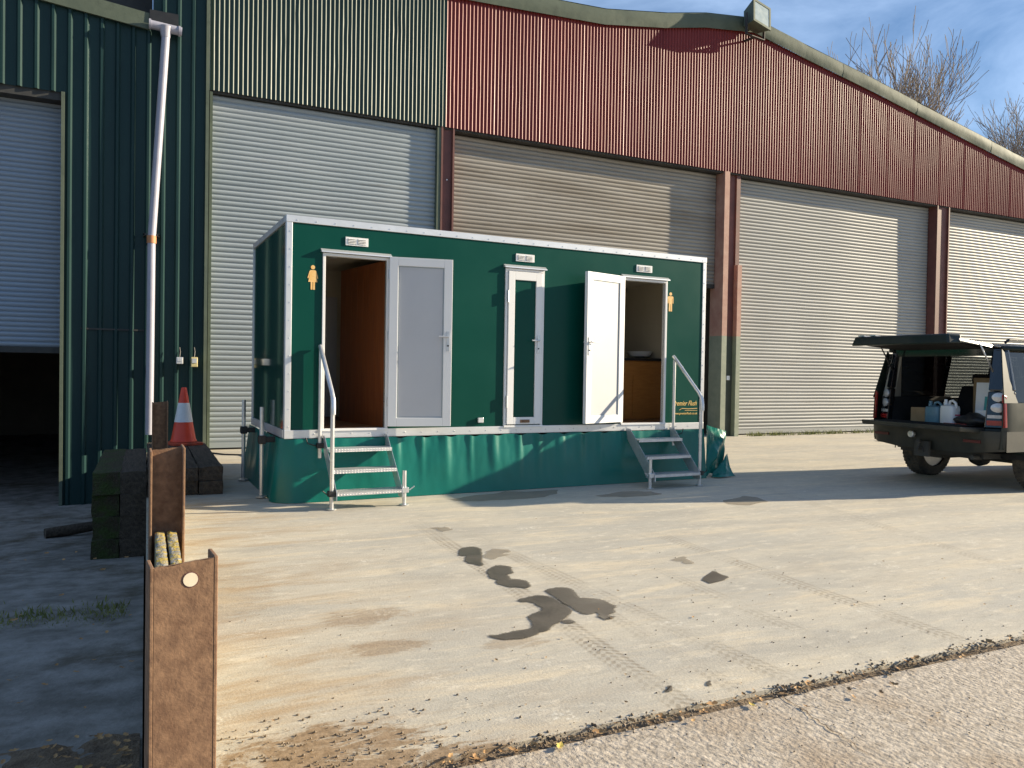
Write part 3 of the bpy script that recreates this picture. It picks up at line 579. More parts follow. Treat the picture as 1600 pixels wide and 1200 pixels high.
# skirt
def skirt_top(u): return .665-.018*max(0, sin(u*21))*(1 if 1.1 < u < 4.2 else .25)
def skirt_pt(s_, v):
    """s_ runs from back along the left end, round the corner and along the front"""
    z = .004+(skirt_top(max(0, s_-2.2))-.004)*v; bul = .03+.12*(1-v)
    if s_ < 2.05: p = Vector((-.02-bul*.6, 2.2-s_, z)); nrm = Vector((-1, 0, 0))
    elif s_ < 2.35:
        t = (s_-2.05)/.3*pi/2; c = Vector((.13, .15)); R = .15+bul*.6+.02; p = Vector((c.x-R*cos(t), c.y-R*sin(t)*(1 if True else 1), z)); nrm = Vector((-cos(t), -sin(t), 0))
    else: p = Vector((.13+(s_-2.35), -.02-bul*.6, z)); nrm = Vector((0, -1, 0))
    u = s_-2.2
    wr = .014*fbm(u*1.3, v*.6, 2)+.007*sin(u*8+3*fbm(u*1.1, 0, 7))*(.3+v)
    pull = (.020*max(0, sin(u*21+1.2+1.5*fbm(u*2, 3)))**2+.010*fbm(u*6, v*1.2, 4))*v**1.3*(1 if 1.0 < u < 4.3 else .3)
    return p+nrm*(wr*(.5+.5*sin(pi*min(1, v*1.05)))+pull)
NS = 420; SL = 2.35+TL-.13
sk = MB(); sk.grid(lambda a, b: skirt_pt(a*SL, b), NS, 26); o = sk.build('skirt', M['pvc'], tr, smooth=True, recalc=False)
# loose skirt flap at the right end
def flap(u, v):
    # sheet pulled out to the right, creased along a diagonal, bottom corner folded under
    top = .72-.10*u; bot = .02+.05*u
    z = bot+(top-bot)*v; x = TL+.012+.46*u*(1-.10*(1-v)); y = -.08+.14*u
    cr = abs(v-(.15+.75*u)); y += -.13*math.exp(-(cr/.16)**2)*min(1, 3*u)*(1.1-u)+.03*sin(9*u+4*v)*u*(1-v); y += .012*fbm(u*5, v*5, 9)
    return (x, y, max(.012, z+.02*sin(7*u)*(1-v)))
f_ = MB(); f_.grid(flap, 40, 30); f_.build('skirt_flap', M['pvc'], tr, smooth=True, recalc=False)
def fold(u, v):
    x = TL+.10+.36*u; return (x, -.09+.10*u-.20*v*(.35+.65*u)+.02*sin(6*u+3*v), .014+.30*u*(1-v)**1.6+.03*fbm(u*4, v*4, 2)*(1-v)+.004)
f_ = MB(); f_.grid(fold, 22, 16); f_.build('skirt_flap', M['pvc'], tr, smooth=True, recalc=False)
# steadies at the left end
for (yy, h_) in ((.38, .98), (1.75, 1.0)):
    s_ = MB(); s_.path([(-.17, yy, .03), (-.17, yy, h_)], .024, 10); s_.lathe([(.06, 0), (.06, .012)], 14, (-.17, yy, .012)); s_.build('steady_leg', M['galv'], tr, smooth='auto')
    c_ = MB(); c_.box(-.21, -.02, yy-.035, yy+.035, .60, .66); c_.box(-.205, -.13, yy-.045, yy+.045, .585, .675); c_.build('clamp', M['black'], tr, bevel=.006)
# door frames, drip caps, doors
def frame(u0, u1, z0, z1, w_=.03, y0=-.02):
    f = MB(); f.box(u0-w_, u0, y0, .045, z0, z1+w_); f.box(u1, u1+w_, y0, .045, z0, z1+w_); f.box(u0, u1, y0, .045, z1, z1+w_); f.box(u0-w_, u1+w_, y0-.012, .045, z0-.025, z0-.001)
    f.build('door_frame', M['upvc'], tr, bevel=.003)
    d = MB(); d.hexa([(u0-.05, -.05, z1+w_+.003), (u1+.05, -.05, z1+w_+.003), (u1+.05, -.0003, z1+w_+.006), (u0-.05, -.0003, z1+w_+.006), (u0-.05, -.047, z1+w_+.016), (u1+.05, -.047, z1+w_+.016), (u1+.05, -.0003, z1+w_+.045), (u0-.05, -.0003, z1+w_+.045)]); d.build('drip_cap', M['alu'], tr)
frame(.40, 1.07, .765, 2.60); frame(4.23, 4.88, .765, 2.60); frame(2.555, 3.02, .765, 2.60)
def handle(parent, x, z, y, sgn):
    h = MB(); h.box(x-.018, x+.018, y-.008, y, z-.11, z+.11); o = h.build('handle_plate', M['galv'], parent, bevel=.003)
    l = MB(); l.path([(x, y, z+.045), (x, y-.045, z+.045)], .009, 8); l.path([(x, y-.045, z+.045), (x+sgn*.11, y-.047, z+.045)], .009, 8); l.build('lever', M['galv'], o, smooth='auto')
    k = MB(); k.lathe([(.009, 0), (.009, -.006)], 10, (x, y-.008, z-.05), 'y'); k.build('lock_cylinder', M['black'], o)
def door(hu, ang, wid, sgn, label):
    """leaf hinged at hu; local x runs from the hinge, closed leaf lies at angle 0 going to +u"""
    d = bpy.data.objects.new('door', None); COL.objects.link(d); d.parent = tr; d.location = (hu, -.035, .78); d.rotation_euler = (0, 0, ang); d['label'] = label
    H = 1.86; a = .095
    f = MB(); s_ = sgn
    def bx(x0, x1, y0, y1, z0, z1): f.box(min(x0*s_, x1*s_), max(x0*s_, x1*s_), y0, y1, z0, z1)
    bx(0, a, -.025, .025, 0, H); bx(wid-a, wid, -.025, .025, 0, H); bx(a, wid-a, -.025, .025, 0, a); bx(a, wid-a, -.025, .025, H-a, H)
    f.build('leaf_frame', M['upvc'], d, bevel=.004)
    p = MB(); p.box(min(a*s_, (wid-a)*s_), max(a*s_, (wid-a)*s_), -.010, .010, a, H-a); p.build('leaf_panel', M['upvcpanel'], d)
    g = MB()
    for (x0, x1, z0, z1) in ((a, a+.012, a, H-a), (wid-a-.012, wid-a, a, H-a), (a+.012, wid-a-.012, a, a+.012), (a+.012, wid-a-.012, H-a-.012, H-a)):
        for y0 in (-.013, .010): g.box(min(x0*s_, x1*s_), max(x0*s_, x1*s_), y0, y0+.003, z0, z1)
    g.build('glazing_bead', M['shutter'], d)
    hd = MB()
    for z in (.22, .95, 1.62): hd.path([(0, 0, z), (0, 0, z+.10)], .011, 8)
    hd.build('hinge', M['galv'], d)
    for y, q in ((-.025, 1), (.025, -1)):
        x = (wid-.045)*s_; h = MB(); h.box(x-.018, x+.018, min(y, y-q*.008), max(y, y-q*.008), .84, 1.06); o = h.build('handle_plate', M['galv'], d)
        l = MB(); l.path([(x, y, 1.0), (x, y-q*.045, 1.0)], .009, 8); l.path([(x, y-q*.045, 1.0), (x-s_*.11, y-q*.047, 1.0)], .009, 8); l.build('lever', M['galv'], o, smooth='auto')
        k = MB(); k.lathe([(.010, 0), (.010, -q*.006)], 10, (x, y-q*.008, .90), 'y'); k.build('lock_cylinder', M['black'], o)
    return d
# women's leaf: hinged at u=1.085, closed to -u ; swung round by 172 degrees. men's leaf: hinged at 4.20, closed to +u, swung by 165
door(1.095, radians(-12), .70, 1, 'white panelled door folded back flat, in shade')
door(4.20, radians(180+15), .70, 1, 'sunlit white panelled door standing open beside the right doorway')
# closed narrow door
md = bpy.data.objects.new('door', None); COL.objects.link(md); md.parent = tr; md.location = (2.56, -.004, .775); md['label'] = 'narrow closed white door with a dark green panel'
f = MB(); f.box(0, .085, -.03, .0, 0, 1.82); f.box(.37, .455, -.03, .0, 0, 1.82); f.box(.085, .37, -.03, .0, 0, .085); f.box(.085, .37, -.03, .0, 1.72, 1.82); f.build('leaf_frame', M['upvc'], md, bevel=.004)
MB().box(.085, .37, -.014, -.002, .085, 1.72).build('leaf_panel', M['tgreen'], md)
handle(md, .41, .96, -.03, -1)
hh_ = MB()
for z in (.2, 1.45): hh_.path([(-.006, -.032, z), (-.006, -.032, z+.14)], .012, 8)
hh_.build('hinge', M['galv'], md)
MB().box(.18, .30, -.045, -.03, .02, .055).build('kick_bolt', M['rust'], md)
# vents
for (u, z) in ((.735, 2.775), (2.785, 2.765), (4.535, 2.765)):
    v = MB(); v.box(u-.125, u+.125, -.012, -.0004, z-.045, z+.045); o = v.build('vent', M['upvc'], tr, bevel=.003)
    q = MB(); sl_ = MB()
    for c in (-.054, .054):
        q.box(u+c-.042, u+c+.042, -.0135, -.0122, z-.03, z+.03)
        for k in range(4): zz = z-.024+k*.0155; sl_.hexa([(u+c-.042, -.020, zz-.002), (u+c+.042, -.020, zz-.002), (u+c+.042, -.0137, zz+.004), (u+c-.042, -.0137, zz+.004), (u+c-.042, -.020, zz), (u+c+.042, -.020, zz), (u+c+.042, -.0137, zz+.007), (u+c-.042, -.0137, zz+.007)])
    q.build('vent_slot', M['black'], o); sl_.build('louvre', M['upvc'], o)
# hook-up inlet
ik = MB(); ik.box(2.19, 2.26, -.035, -.0004, .80, .86); ik.build('power_inlet', M['alu'], tr, bevel=.006)
# pictograms
def picto(u, z, woman):
    m_ = MB(); n = 18; s_ = .26 if woman else .255
    m_.prism([(u+.022*cos(2*pi*k/n), z+.5*s_-.022+.022*sin(2*pi*k/n)) for k in range(n)], -.003, -.0006)
    top = z+.5*s_-.052
    if woman:
        body = [(-.024, 0), (.024, 0), (.036, -.012), (.056, -.085), (.046, -.09), (.030, -.04), (.048, -.125), (.022, -.125), (.022, -.205), (.003, -.205), (.003, -.125), (-.003, -.125), (-.003, -.205), (-.022, -.205), (-.022, -.125), (-.048, -.125), (-.030, -.04), (-.046, -.09), (-.056, -.085), (-.036, -.012)]
    else:
        body = [(-.034, 0), (.034, 0), (.046, -.012), (.046, -.095), (.034, -.095), (.032, -.03), (.026, -.03), (.026, -.20), (.003, -.20), (.003, -.105), (-.003, -.105), (-.003, -.20), (-.026, -.20), (-.026, -.03), (-.032, -.03), (-.034, -.095), (-.046, -.095), (-.046, -.012)]
    m_.prism([(u+a, top+b) for a, b in body], -.003, -.0006)
    m_.build('pictogram', M['gold'], tr)
picto(.27, 2.36, True); picto(4.975, 2.36, False)
def lettering(txt, size, u, z, shear, m, sx=1):
    cu = bpy.data.curves.new('lettering', 'FONT'); cu.body = txt; cu.size = size; cu.shear = shear; cu.extrude = .0008; cu.resolution_u = 3
    o = bpy.data.objects.new('lettering', cu); COL.objects.link(o); dg = bpy.context.evaluated_depsgraph_get(); me = bpy.data.meshes.new_from_object(o.evaluated_get(dg)); bpy.data.objects.remove(o)
    me.materials.clear(); me.materials.append(m); ob = bpy.data.objects.new('lettering', me); COL.objects.link(ob); ob.parent = tr; ob.location = (u, -.0025, z); ob.rotation_euler = (pi/2, 0, 0); ob.scale = (sx, 1, 1)
lettering('Premier Flush', .092, 5.045, .985, .45, M['goldtext'], .78)
lettering('www.premierflush.co.uk', .043, 5.06, .865, 0, M['goldtext'], .95)
orn = MB(); orn.path([(5.16, -.002, .925), (5.2, -.002, .945), (5.3, -.002, .938), (5.46, -.002, .945)], .004, 5); orn.path([(5.25, -.002, .917), (5.46, -.002, .917)], .003, 5); orn.build('flourish', M['gold'], tr)
# interiors
MB().box(.042, 2.3, TD-.075, TD-.042, .756, 2.72).build('lining', M['cream'], tr); MB().box(3.3, TL-.042, TD-.075, TD-.042, .756, 2.72).build('lining', M['cream'], tr)
MB().box(.042, .06, .042, TD-.08, .756, 2.72).build('lining', M['cream'], tr); MB().box(TL-.06, TL-.042, .042, TD-.08, .756, 2.72).build('lining', M['cream'], tr)
for k in range(8):
    a0, a1 = k/8+.002, (k+1)/8-.002; q = lambda a, o: (1.115-.20*a+o, .06+1.30*a)
    (xa, ya), (xb, yb2), (xc, yc), (xd, yd2) = q(a0, 0), q(a1, 0), q(a1, .035), q(a0, .035)
    MB().hexa([(xa, ya, .757), (xb, yb2, .757), (xc, yc, .757), (xd, yd2, .757), (xa, ya, 2.62), (xb, yb2, 2.62), (xc, yc, 2.62), (xd, yd2, 2.62)]).build('plank', M['wood'], tr)
MB().box(.70, .76, TD-.11, TD-.078, .757, 2.45).build('cubicle_frame', M['wood'], tr); MB().box(.76, 1.06, TD-.10, TD-.078, .757, 2.36).build('cubicle_door', M['upvcpanel'], tr)
MB().box(4.0, 4.03, .05, TD-.08, .757, 2.71).build('lining', M['cream'], tr)
va = MB(); va.box(4.30, TL-.07, .78, 1.40, .757, 1.585); o = va.build('vanity_unit', M['wood2'], tr, bevel=.004)
MB().box(4.28, TL-.065, .75, 1.42, 1.587, 1.625).build('counter', M['black'], o)
gv = MB(); gv.box(4.34, TL-.08, .77, .779, 1.40, 1.565); gv.build('drawer_front', M['wood2'], o); gv = MB(); gv.box(4.34, 4.93, .77, .779, .80, 1.38); gv.box(4.95, TL-.08, .77, .779, .80, 1.38); gv.build('cupboard_front', M['wood2'], o)
bs = MB(); bs.lathe([(.06, 0), (.15, .03), (.19, .10), (.18, .10), (.13, .04)], 20, (5.28, 1.08, 1.627)); bs.build('basin', M['white'], o, smooth='auto')
MB().box(5.0, 5.3, TD-.10, TD-.076, 1.5, 2.35).build('mirror', M['mirror'], tr); mf = MB(); mf.box(4.94, 5.0, TD-.11, TD-.076, 1.44, 2.41); mf.box(5.3, 5.36, TD-.11, TD-.076, 1.44, 2.41); mf.box(5.0, 5.3, TD-.11, TD-.076, 2.35, 2.41); mf.box(5.0, 5.3, TD-.11, TD-.076, 1.44, 1.5); mf.build('mirror_frame', M['wood'], tr)
MB().box(4.70, 4.85, TD-.15, TD-.08, 1.75, 2.05).build('towel_dispenser', M['white'], tr)
for k in (.7, 4.6): MB().lathe([(.05, 0), (.04, -.012)], 14, (k, .9, 2.719)).build('ceiling_light', M['alu'], tr)

# ------------------------------------------------------------------ portable steps
def steps(u0, u1, rail_side, label):
    org = TA+Matrix.Rotation(TY, 3, 'Z') @ Vector((u0, 0, 0))
    t = thing('portable_steps', label, 'steps', (org.x, org.y, 0), TY, 'portable metal steps at the trailer doors'); W = u1-u0
    TR = ((.575, -.20), (.375, -.375), (.175, -.55))
    for sx in (0, W-.004):
        s_ = MB(); s_.prism([(-.022, .70), (-.022, .60), (-.53, .09), (-.665, .09), (-.655, .175), (-.12, .70)], sx, sx+.004, 'x'); s_.build('stringer', M['galv'], t)
    for z, y in TR:
        m_ = MB(); m_.box(.006, W-.006, y-.10, y+.10, z-.004, z); m_.box(.006, W-.006, y-.104, y-.1, z-.034, z); m_.box(.006, W-.006, y+.1, y+.104, z-.034, z); m_.build('tread', M['tread'], t)
    for k, sx in enumerate((-.035, W+.035)):
        israil = (k == 0) == (rail_side < 0)
        yb = -.60
        l = MB(); l.path([(sx, yb, .008), (sx, yb, .36 if not israil else 1.14)], .021, 10); l.lathe([(.05, 0), (.05, .008)], 14, (sx, yb, .004)); l.build('leg', M['galv'], t, smooth='auto')
        c = MB(); c.box(sx-.038, sx+.038, yb-.038, yb+.038, .135, .19); c.path([(sx+(.05 if sx > 0 else -.05), yb-.02, .16), (sx+(.10 if sx > 0 else -.10), yb-.03, .20)], .007, 6); c.build('clamp', M['black'] if israil else M['galv'], t, bevel=.006)
    sx = -.035 if rail_side < 0 else W+.035; q = -1 if rail_side < 0 else 1
    h = MB(); h.path([(sx, -.06, .46), (sx, -.06, 1.60)], .020, 10); h.build('post', M['galv'], t, smooth='auto')
    c = MB(); c.box(sx-.036, sx+.036, -.098, -.022, .565, .62); c.path([(sx+q*.04, -.06, .59), (sx+q*.13, -.08, .62), (sx+q*.15, -.08, .68)], .007, 6); c.build('clamp', M['black'], t, bevel=.006)
    r = MB(); r.path([(sx, -.035, 1.64), (sx, -.10, 1.585), (sx, -.56, 1.17), (sx, -.615, 1.10), (sx, -.63, 1.02), (sx, -.63, .95)], .023, 10); r.build('handrail', M['galv'], t, smooth='auto')
    return t
steps(.385, 1.07, -1, 'sunlit chequer plate steps at the left doorway with a handrail on their left')
steps(4.28, 4.98, 1, 'shaded chequer plate steps at the right doorway with a handrail on their right')

# ------------------------------------------------------------------ rusty posts, concrete rails, sleepers, cone, log
def post(x, y, ztop, zbot, rz, label, chan=False, w_=.203):
    t = thing('steel_post', label, 'post', (x, y, zbot), rz, 'rusty steel posts in line'); H = ztop-zbot; a = w_/2; d = .10
    b = MB(); top = lambda X: H+.012*sin(X*40)
    n = 10
    b.grid(lambda u, v: (-a+.0058+(2*a-.0116)*u, -.004 if chan else -.004, (H-.01*(1-u)*1.4+.004*fbm(u*5, 0, x))*v), n, 6); b.grid(lambda u, v: (-a+.0058+(2*a-.0116)*(1-u), .006, (H-.01*u*1.4+.004*fbm((1-u)*5, 0, x))*v), n, 6)
    b.quad((-a+.0058, -.004, H-.014), (a-.0058, -.004, H), (a-.0058, .006, H), (-a+.0058, .006, H-.014)); b.build('web', M['rust'], t)
    for s_ in (-1, 1):
        f = MB(); y0, y1 = (-.004, d) if chan else (-d, d); f.box(s_*a-.006, s_*a+.006, y0, y1, 0, H-.012 if s_ < 0 else H+.004); f.build('flange', M['rust'], t, bevel=.003)
    return t
p1 = post(.102, 2.33, .872, -.6, radians(5), 'nearest rusty steel post, a wide brown face with a pale round hole', True, .166)
hl = MB(); hl.lathe([(.0195, 0), (.0195, -.0015)], 18, (.016, -.0045, .872+.6-.055), 'y'); hl.build('hole_sunlit_disc', M['hole'], p1)  # flat disc painted as the sunlit concrete behind the hole
rmh = MB(); rmh.lathe([(.0225, 0), (.0225, -.0008)], 18, (.016, -.0042, .872+.6-.055), 'y'); rmh.build('hole_rim', M['col_red'], p1)
post(.105, 4.43, .985, -.6, radians(1), 'middle rusty steel post behind the nearest one', False, .155)
p2b = MB(); p2b.lathe([(.014, 0), (.012, -.02)], 8, (0, -.006, 1.5), 'y'); 
post(.15, 9.45, 1.01, -.7, 0, 'farthest dark steel post by the traffic cone', False, .150)
for k, (dx, lbl) in enumerate(((-.027, 'left of the two lichened concrete rails between the rusty posts'), (.029, 'right of the two lichened concrete rails between the rusty posts'))):
    m_ = MB(); m_.grid(lambda u, v: (dx+(-.023+.046*u), -1.0+2.0*v, .55+.004*sin(pi*u)**.5+.004*fbm(u*3+dx*50, v*30, 2)), 6, 110)
    m_.grid(lambda u, v: (dx-.023+.006*fbm(1, u*22, 2)*0, -1.0+2.0*u, -.5+1.05*v), 4, 4); m_.grid(lambda u, v: (dx+.023, -1.0+2.0*(1-u), -.5+1.05*v), 4, 4)
    o = m_.build('concrete_rail', M['lichen'], loc=(.10, 3.38, 0), smooth='auto', recalc=False); tag(o, lbl, 'rail', 'concrete rails')
# rear run of panels between the middle and the far post
MB().box(-.05, .05, -2.35, 2.35, -.6, .42).build('concrete_rail', M['lichen'], loc=(.125, 6.95, 0)); tag(bpy.data.objects[-1] if False else COL.objects[-1], 'long concrete rail behind the middle rusty post', 'rail', 'concrete rails')
def sleeper(x0, x1, y0, y1, z0, z1, m, label, rz=0):
    cx, cy = (x0+x1)/2, (y0+y1)/2; b = MB(); ax, ay = (x1-x0)/2, (y1-y0)/2; h_ = z1-z0; sd = random.uniform(0, 90)
    def pt(x, y, z):
        e = .012*max(0, abs(x)/ax+abs(2*z/h_-1)-1.55)*4
        return (x*(1-e*.6)+.008*fbm(x*9+sd, y*2.2, z*9), y+.03*fbm(x*6+sd, z*6, 3)*(abs(y) > ay*.99), z+(h_/2-z)*e*.5+.008*fbm(x*7, y*2.5+sd, z*7+5)*(z > .01))
    nx, ny, nz_ = 5, 20, 4
    b.grid(lambda u, v: pt(-ax+2*ax*u, -ay+2*ay*v, h_), nx, ny); b.grid(lambda u, v: pt(-ax+2*ax*u, -ay, h_*v), nx, nz_); b.grid(lambda u, v: pt(-ax+2*ax*u, ay, h_*v), nx, nz_)
    b.grid(lambda u, v: pt(-ax, -ay+2*ay*u, h_*v), ny, nz_); b.grid(lambda u, v: pt(ax, -ay+2*ay*u, h_*v), ny, nz_); b.grid(lambda u, v: pt(-ax+2*ax*u, -ay+2*ay*v, 0), nx, ny)
    o = b.build('timber_sleeper', m, loc=(cx, cy, z0), smooth='auto'); o.rotation_euler = (0, 0, rz); tag(o, label, 'sleeper', 'old timber sleepers'); return o
for i in range(4):
    z0 = -.66+i*.235
    sleeper(-.50+.012*(i % 2), -.24+.012*(i % 2), 9.12+.02*(i % 3), 11.6, z0, z0+.232, M['moss'], 'mossy sleeper in the retaining stack, %s' % ('lowest of four', 'second from the bottom', 'third from the bottom', 'topmost of four')[i])
for i in range(4):
    z0 = -.66+i*.235
    sleeper(-.232, .02, 9.10+.015*(i % 2), 11.6, z0, z0+.232, M['sleeper'], 'dark sleeper right beside the mossy stack, %s' % ('lowest of its pile', 'second up in its pile', 'third up in its pile', 'topmost of its pile')[i])
for i, (x0, x1) in enumerate(((.03, .275), (.285, .53), (.54, .785))):
    for j in range(2):
        sleeper(x0, x1, 9.08+.03*((i+j) % 2), 12.25-.05*i, .003+j*.150, .003+j*.150+.147, M['sleeper'], '%s dark sleeper on the concrete under the cone, %s layer' % (('left', 'middle', 'right')[i], ('lower', 'upper')[j]))
cn = thing('traffic_cone', 'orange and white traffic cone standing on dark timber sleepers by the shutter', 'cone', (.49, 11.80, .30), .3)
cn.scale = (1.07, 1.07, 1.07)
def coner(z): return .155-(.155-.032)*(z-.05)/.70
c = MB(); c.lathe([(coner(.05)+.012, .05), (coner(.07), .075), (coner(.30), .30)], 28); c.build('lower_body', M['cone_o'], cn, smooth='auto')
c = MB(); c.lathe([(coner(.30)+.003, .30), (coner(.55)+.003, .55)], 28); c.build('reflective_sleeve', M['cone_w'], cn, smooth='auto')
c = MB(); c.lathe([(coner(.55), .55), (coner(.74), .74), (coner(.75)-.006, .75)], 28); c.build('tip', M['cone_o'], cn, smooth='auto')
c = MB(); c.box(-.19, .19, -.19, .19, 0, .035); c.lathe([(.17, .035), (.16, .055)], 28); c.build('base', M['cone_b'], cn, bevel=.01)
lg = MB(); lg.path([(-.3, -.1, .06), (0, 0, .07), (.32, .12, .09)], [.065, .07, .06], 12); o = lg.build('log', M['sleeper'], loc=(-.82, 11.3, rampz(11.3)+.01), smooth='auto'); tag(o, 'short dark log lying in the shade left of the mossy sleepers', 'log')
cb = MB(); cb.path([(0, 0, .01), (.2, -.35, .01), (.45, -.5, .012), (.5, -.9, .01), (.9, -1.1, .01)], .012, 6); o = cb.build('cable', M['black'], loc=(.95, 13.4, 0), smooth=True); tag(o, 'thin black cable on the concrete before the left shutter', 'cable')

# ------------------------------------------------------------------ car
car = thing('car', 'dark green off road car with its split tailgate open, parked at the right edge', 'car', (10.35, 6.85, 0), radians(-1))
RX = lambda z: -.96+.13*max(0, (z-.8))/1.0       # rear face x by height
def side_y(z): return .925+.03*min(1, max(0, (z-.4)/.35)) if z < 1.1 else .955-.135*(z-1.1)/.7
def arch(x):
    for c in (0, 2.885):
        if abs(x-c) < .46: return max(.44, .385+sqrt(.46**2-(x-c)**2)*.98)
    return .44 if x > -.5 else .55
xs = [-.96, -.9, -.8, -.7, -.6, -.5]+[-.46+.92*k/16 for k in range(17)]+[.5, .8, 1.2, 1.7, 2.1, 2.4]+[2.885-.46+.92*k/16 for k in range(17)]+[3.4, 3.6, 3.75]
zz = [0, .3, .6, .85, 1]
for s_ in (-1, 1):
    m_ = MB(); b = 0; rows = []
    for x in xs:
        zb = arch(x); top = 1.12; y0 = 1-.10*max(0, (x-3.3)/.45)**2-.03*max(0, (-.8-x)/.16)**2
        rows.append([(x, s_*side_y(zb+(top-zb)*t)*y0, zb+(top-zb)*t) for t in zz]+[(x, s_*(side_y(zb)-.16), zb+.01)])
    for r in rows: m_.v += r
    k = len(zz)+1
    for i in range(len(xs)-1):
        for j in range(k-2): m_.face((i*k+j, (i+1)*k+j, (i+1)*k+j+1, i*k+j+1))
        m_.face((i*k, i*k+k-1, (i+1)*k+k-1, (i+1)*k))
    m_.build('side_panel', M['paint'], car, smooth='auto')
    # arch lip and liner
    for cx in (0, 2.885):
        a = MB(); a.grid(lambda u, v: (cx+cos(pi*u)*(.455+.035*v), s_*(.962-.012*v+.0*u), .385+sin(pi*u)*(.455+.035*v)*.98), 20, 1); a.build('arch_trim', M['plastic'], car, smooth=True)
        a = MB(); a.grid(lambda u, v: (cx+cos(pi*u)*.47, s_*(.92-.36*v), .40+sin(pi*u)*.47), 20, 1); a.build('arch_liner', M['black'], car, smooth=True)
    # greenhouse
    P = lambda x, z, o=0: (x, s_*(side_y(z)+o), z)
    def pan(name, quad, m, o=0, thick=.012):
        m_ = MB(); a = [P(x, z, o) for x, z in quad]; bb = [P(x, z, o-thick) for x, z in quad]; n = len(quad)
        m_.add(a+bb, [tuple(range(n)), tuple(range(2*n-1, n-1, -1))]+[(i, n+i, n+(i+1) % n, (i+1) % n) for i in range(n)]); return m_.build(name, m, car)
    pan('rear_pillar', [(-.955, 1.12), (-.70, 1.12), (-.79, 1.40), (-.80, 1.74), (-.84, 1.78), (-.90, 1.45)], M['paint'])
    pan('quarter_window', [(-.695, 1.125), (.42, 1.125), (.42, 1.74), (-.795, 1.74), (-.785, 1.40)], M['glass_dark'], -.004)
    pan('middle_pillar', [(.425, 1.12), (.52, 1.12), (.52, 1.75), (.425, 1.75)], M['gloss'], .002)
    pan('door_window', [(.525, 1.125), (1.42, 1.125), (1.42, 1.74), (.525, 1.74)], M['glass_mid'] if s_ > 0 else M['glass_dark'], -.004)
    pan('middle_pillar', [(1.425, 1.12), (1.52, 1.12), (1.52, 1.75), (1.425, 1.75)], M['gloss'], .002)
    pan('door_window', [(1.525, 1.125), (2.55, 1.125), (2.02, 1.74), (1.525, 1.74)], M['glass'] if s_ > 0 else M['glass_dark'], -.004)
    pan('front_pillar', [(2.555, 1.12), (2.70, 1.12), (2.10, 1.80), (1.95, 1.80), (2.03, 1.745)], M['paint'])
    rl = MB(); rl.path([P(-.8, 1.79, -.02), P(2.0, 1.80, -.02)], .03, 8); rl.build('roof_gutter', M['paint'], car, smooth=True)
    rr_ = MB(); rr_.path([(-.62, s_*.72, 1.87), (-.55, s_*.72, 1.905), (1.5, s_*.72, 1.92), (1.58, s_*.72, 1.88)], .018, 8); rr_.build('roof_rail', M['black'], car, smooth=True)
    # belt line trim + red side lamp + handle
    MB().hexa([P(-.94, .82, .004), P(-.90, .82, .006), P(-.90, .82, -.03), P(-.94, .82, -.03), P(-.94, 1.22, .004), P(-.90, 1.20, .006), P(-.90, 1.20, -.03), P(-.94, 1.22, -.03)]).build('side_lamp', M['redlens'], car, bevel=.006)
    dh = MB(); dh.path([P(.66, .98, .03), P(.88, .98, .03)], .014, 8); dh.box(.64, .70, s_*.93-.02, s_*.93+.04, .965, .995); dh.build('door_handle', M['gloss'], car)
    ds = MB(); ds.path([P(.53, .5, .002), P(.53, 1.1, .002)], .004, 5); ds.path([P(1.47, .5, .002), P(1.47, 1.1, .002)], .004, 5); ds.build('door_gap', M['black'], car)
    if s_ < 0:
        ff = MB(); ff.lathe([(.085, 0), (.085, -.008), (.075, -.008), (.075, -.002)], 24, (-.38, -.948, .965), 'y'); ff.build('filler_flap', M['paint'], car, smooth='auto')
    # rear corner: lamps and pillar
    ya, yb_ = s_*.70, s_*.925
    c = MB(); c.hexa([(RX(1.26), ya, 1.26), (RX(1.26)+.13, s_*.93, 1.26), (RX(1.26)+.20, s_*.932, 1.26), (RX(1.26)+.10, ya, 1.26), (RX(1.80)+.02, s_*.68, 1.80), (RX(1.80)+.09, s_*.815, 1.80), (RX(1.80)+.15, s_*.815, 1.80), (RX(1.80)+.10, s_*.68, 1.80)]); c.build('corner_pillar', M['gloss'], car, bevel=.02)
    WR = .13
    c = MB(); c.hexa([(RX(.80), ya, .80), (RX(.80)+WR, yb_, .80), (RX(.80)+WR+.06, s_*.94, .80), (RX(.80)+.10, ya, .80), (RX(1.26), ya, 1.257), (RX(1.26)+WR, yb_, 1.257), (RX(1.26)+WR+.06, s_*.935, 1.257), (RX(1.26)+.10, ya, 1.257)]); lamp = c.build('tail_lamp', M['gloss'], car, bevel=.015)
    an = math.atan2(WR, .225)
    def wrapv(v, z):   # (out, across, up) on the lamp face
        o_, a_, u_ = v; return (RX(z)+WR/2+a_*sin(an)-o_*cos(an), s_*(.8125+a_*cos(an)+o_*sin(an)), z+u_)
    for z in (1.185, 1.055):
        q = MB(); q.lathe([(.060, 0), (.057, .018), (.03, .028), (.004, .030)], 24); q.v = [wrapv((v[2], v[0]*1.4, v[1]), z) for v in q.v]; q.build('round_lens', M['lens'], lamp, smooth='auto')
    for nm, z, hh2, mm in (('reverse_lens', .945, .020, M['lens']), ('reflector', .868, .030, M['redlens'])):
        q = MB(); q.box(-.005, .012, -.105, .105, -hh2, hh2); q.v = [wrapv(v, z) for v in q.v]; q.build(nm, mm, lamp)
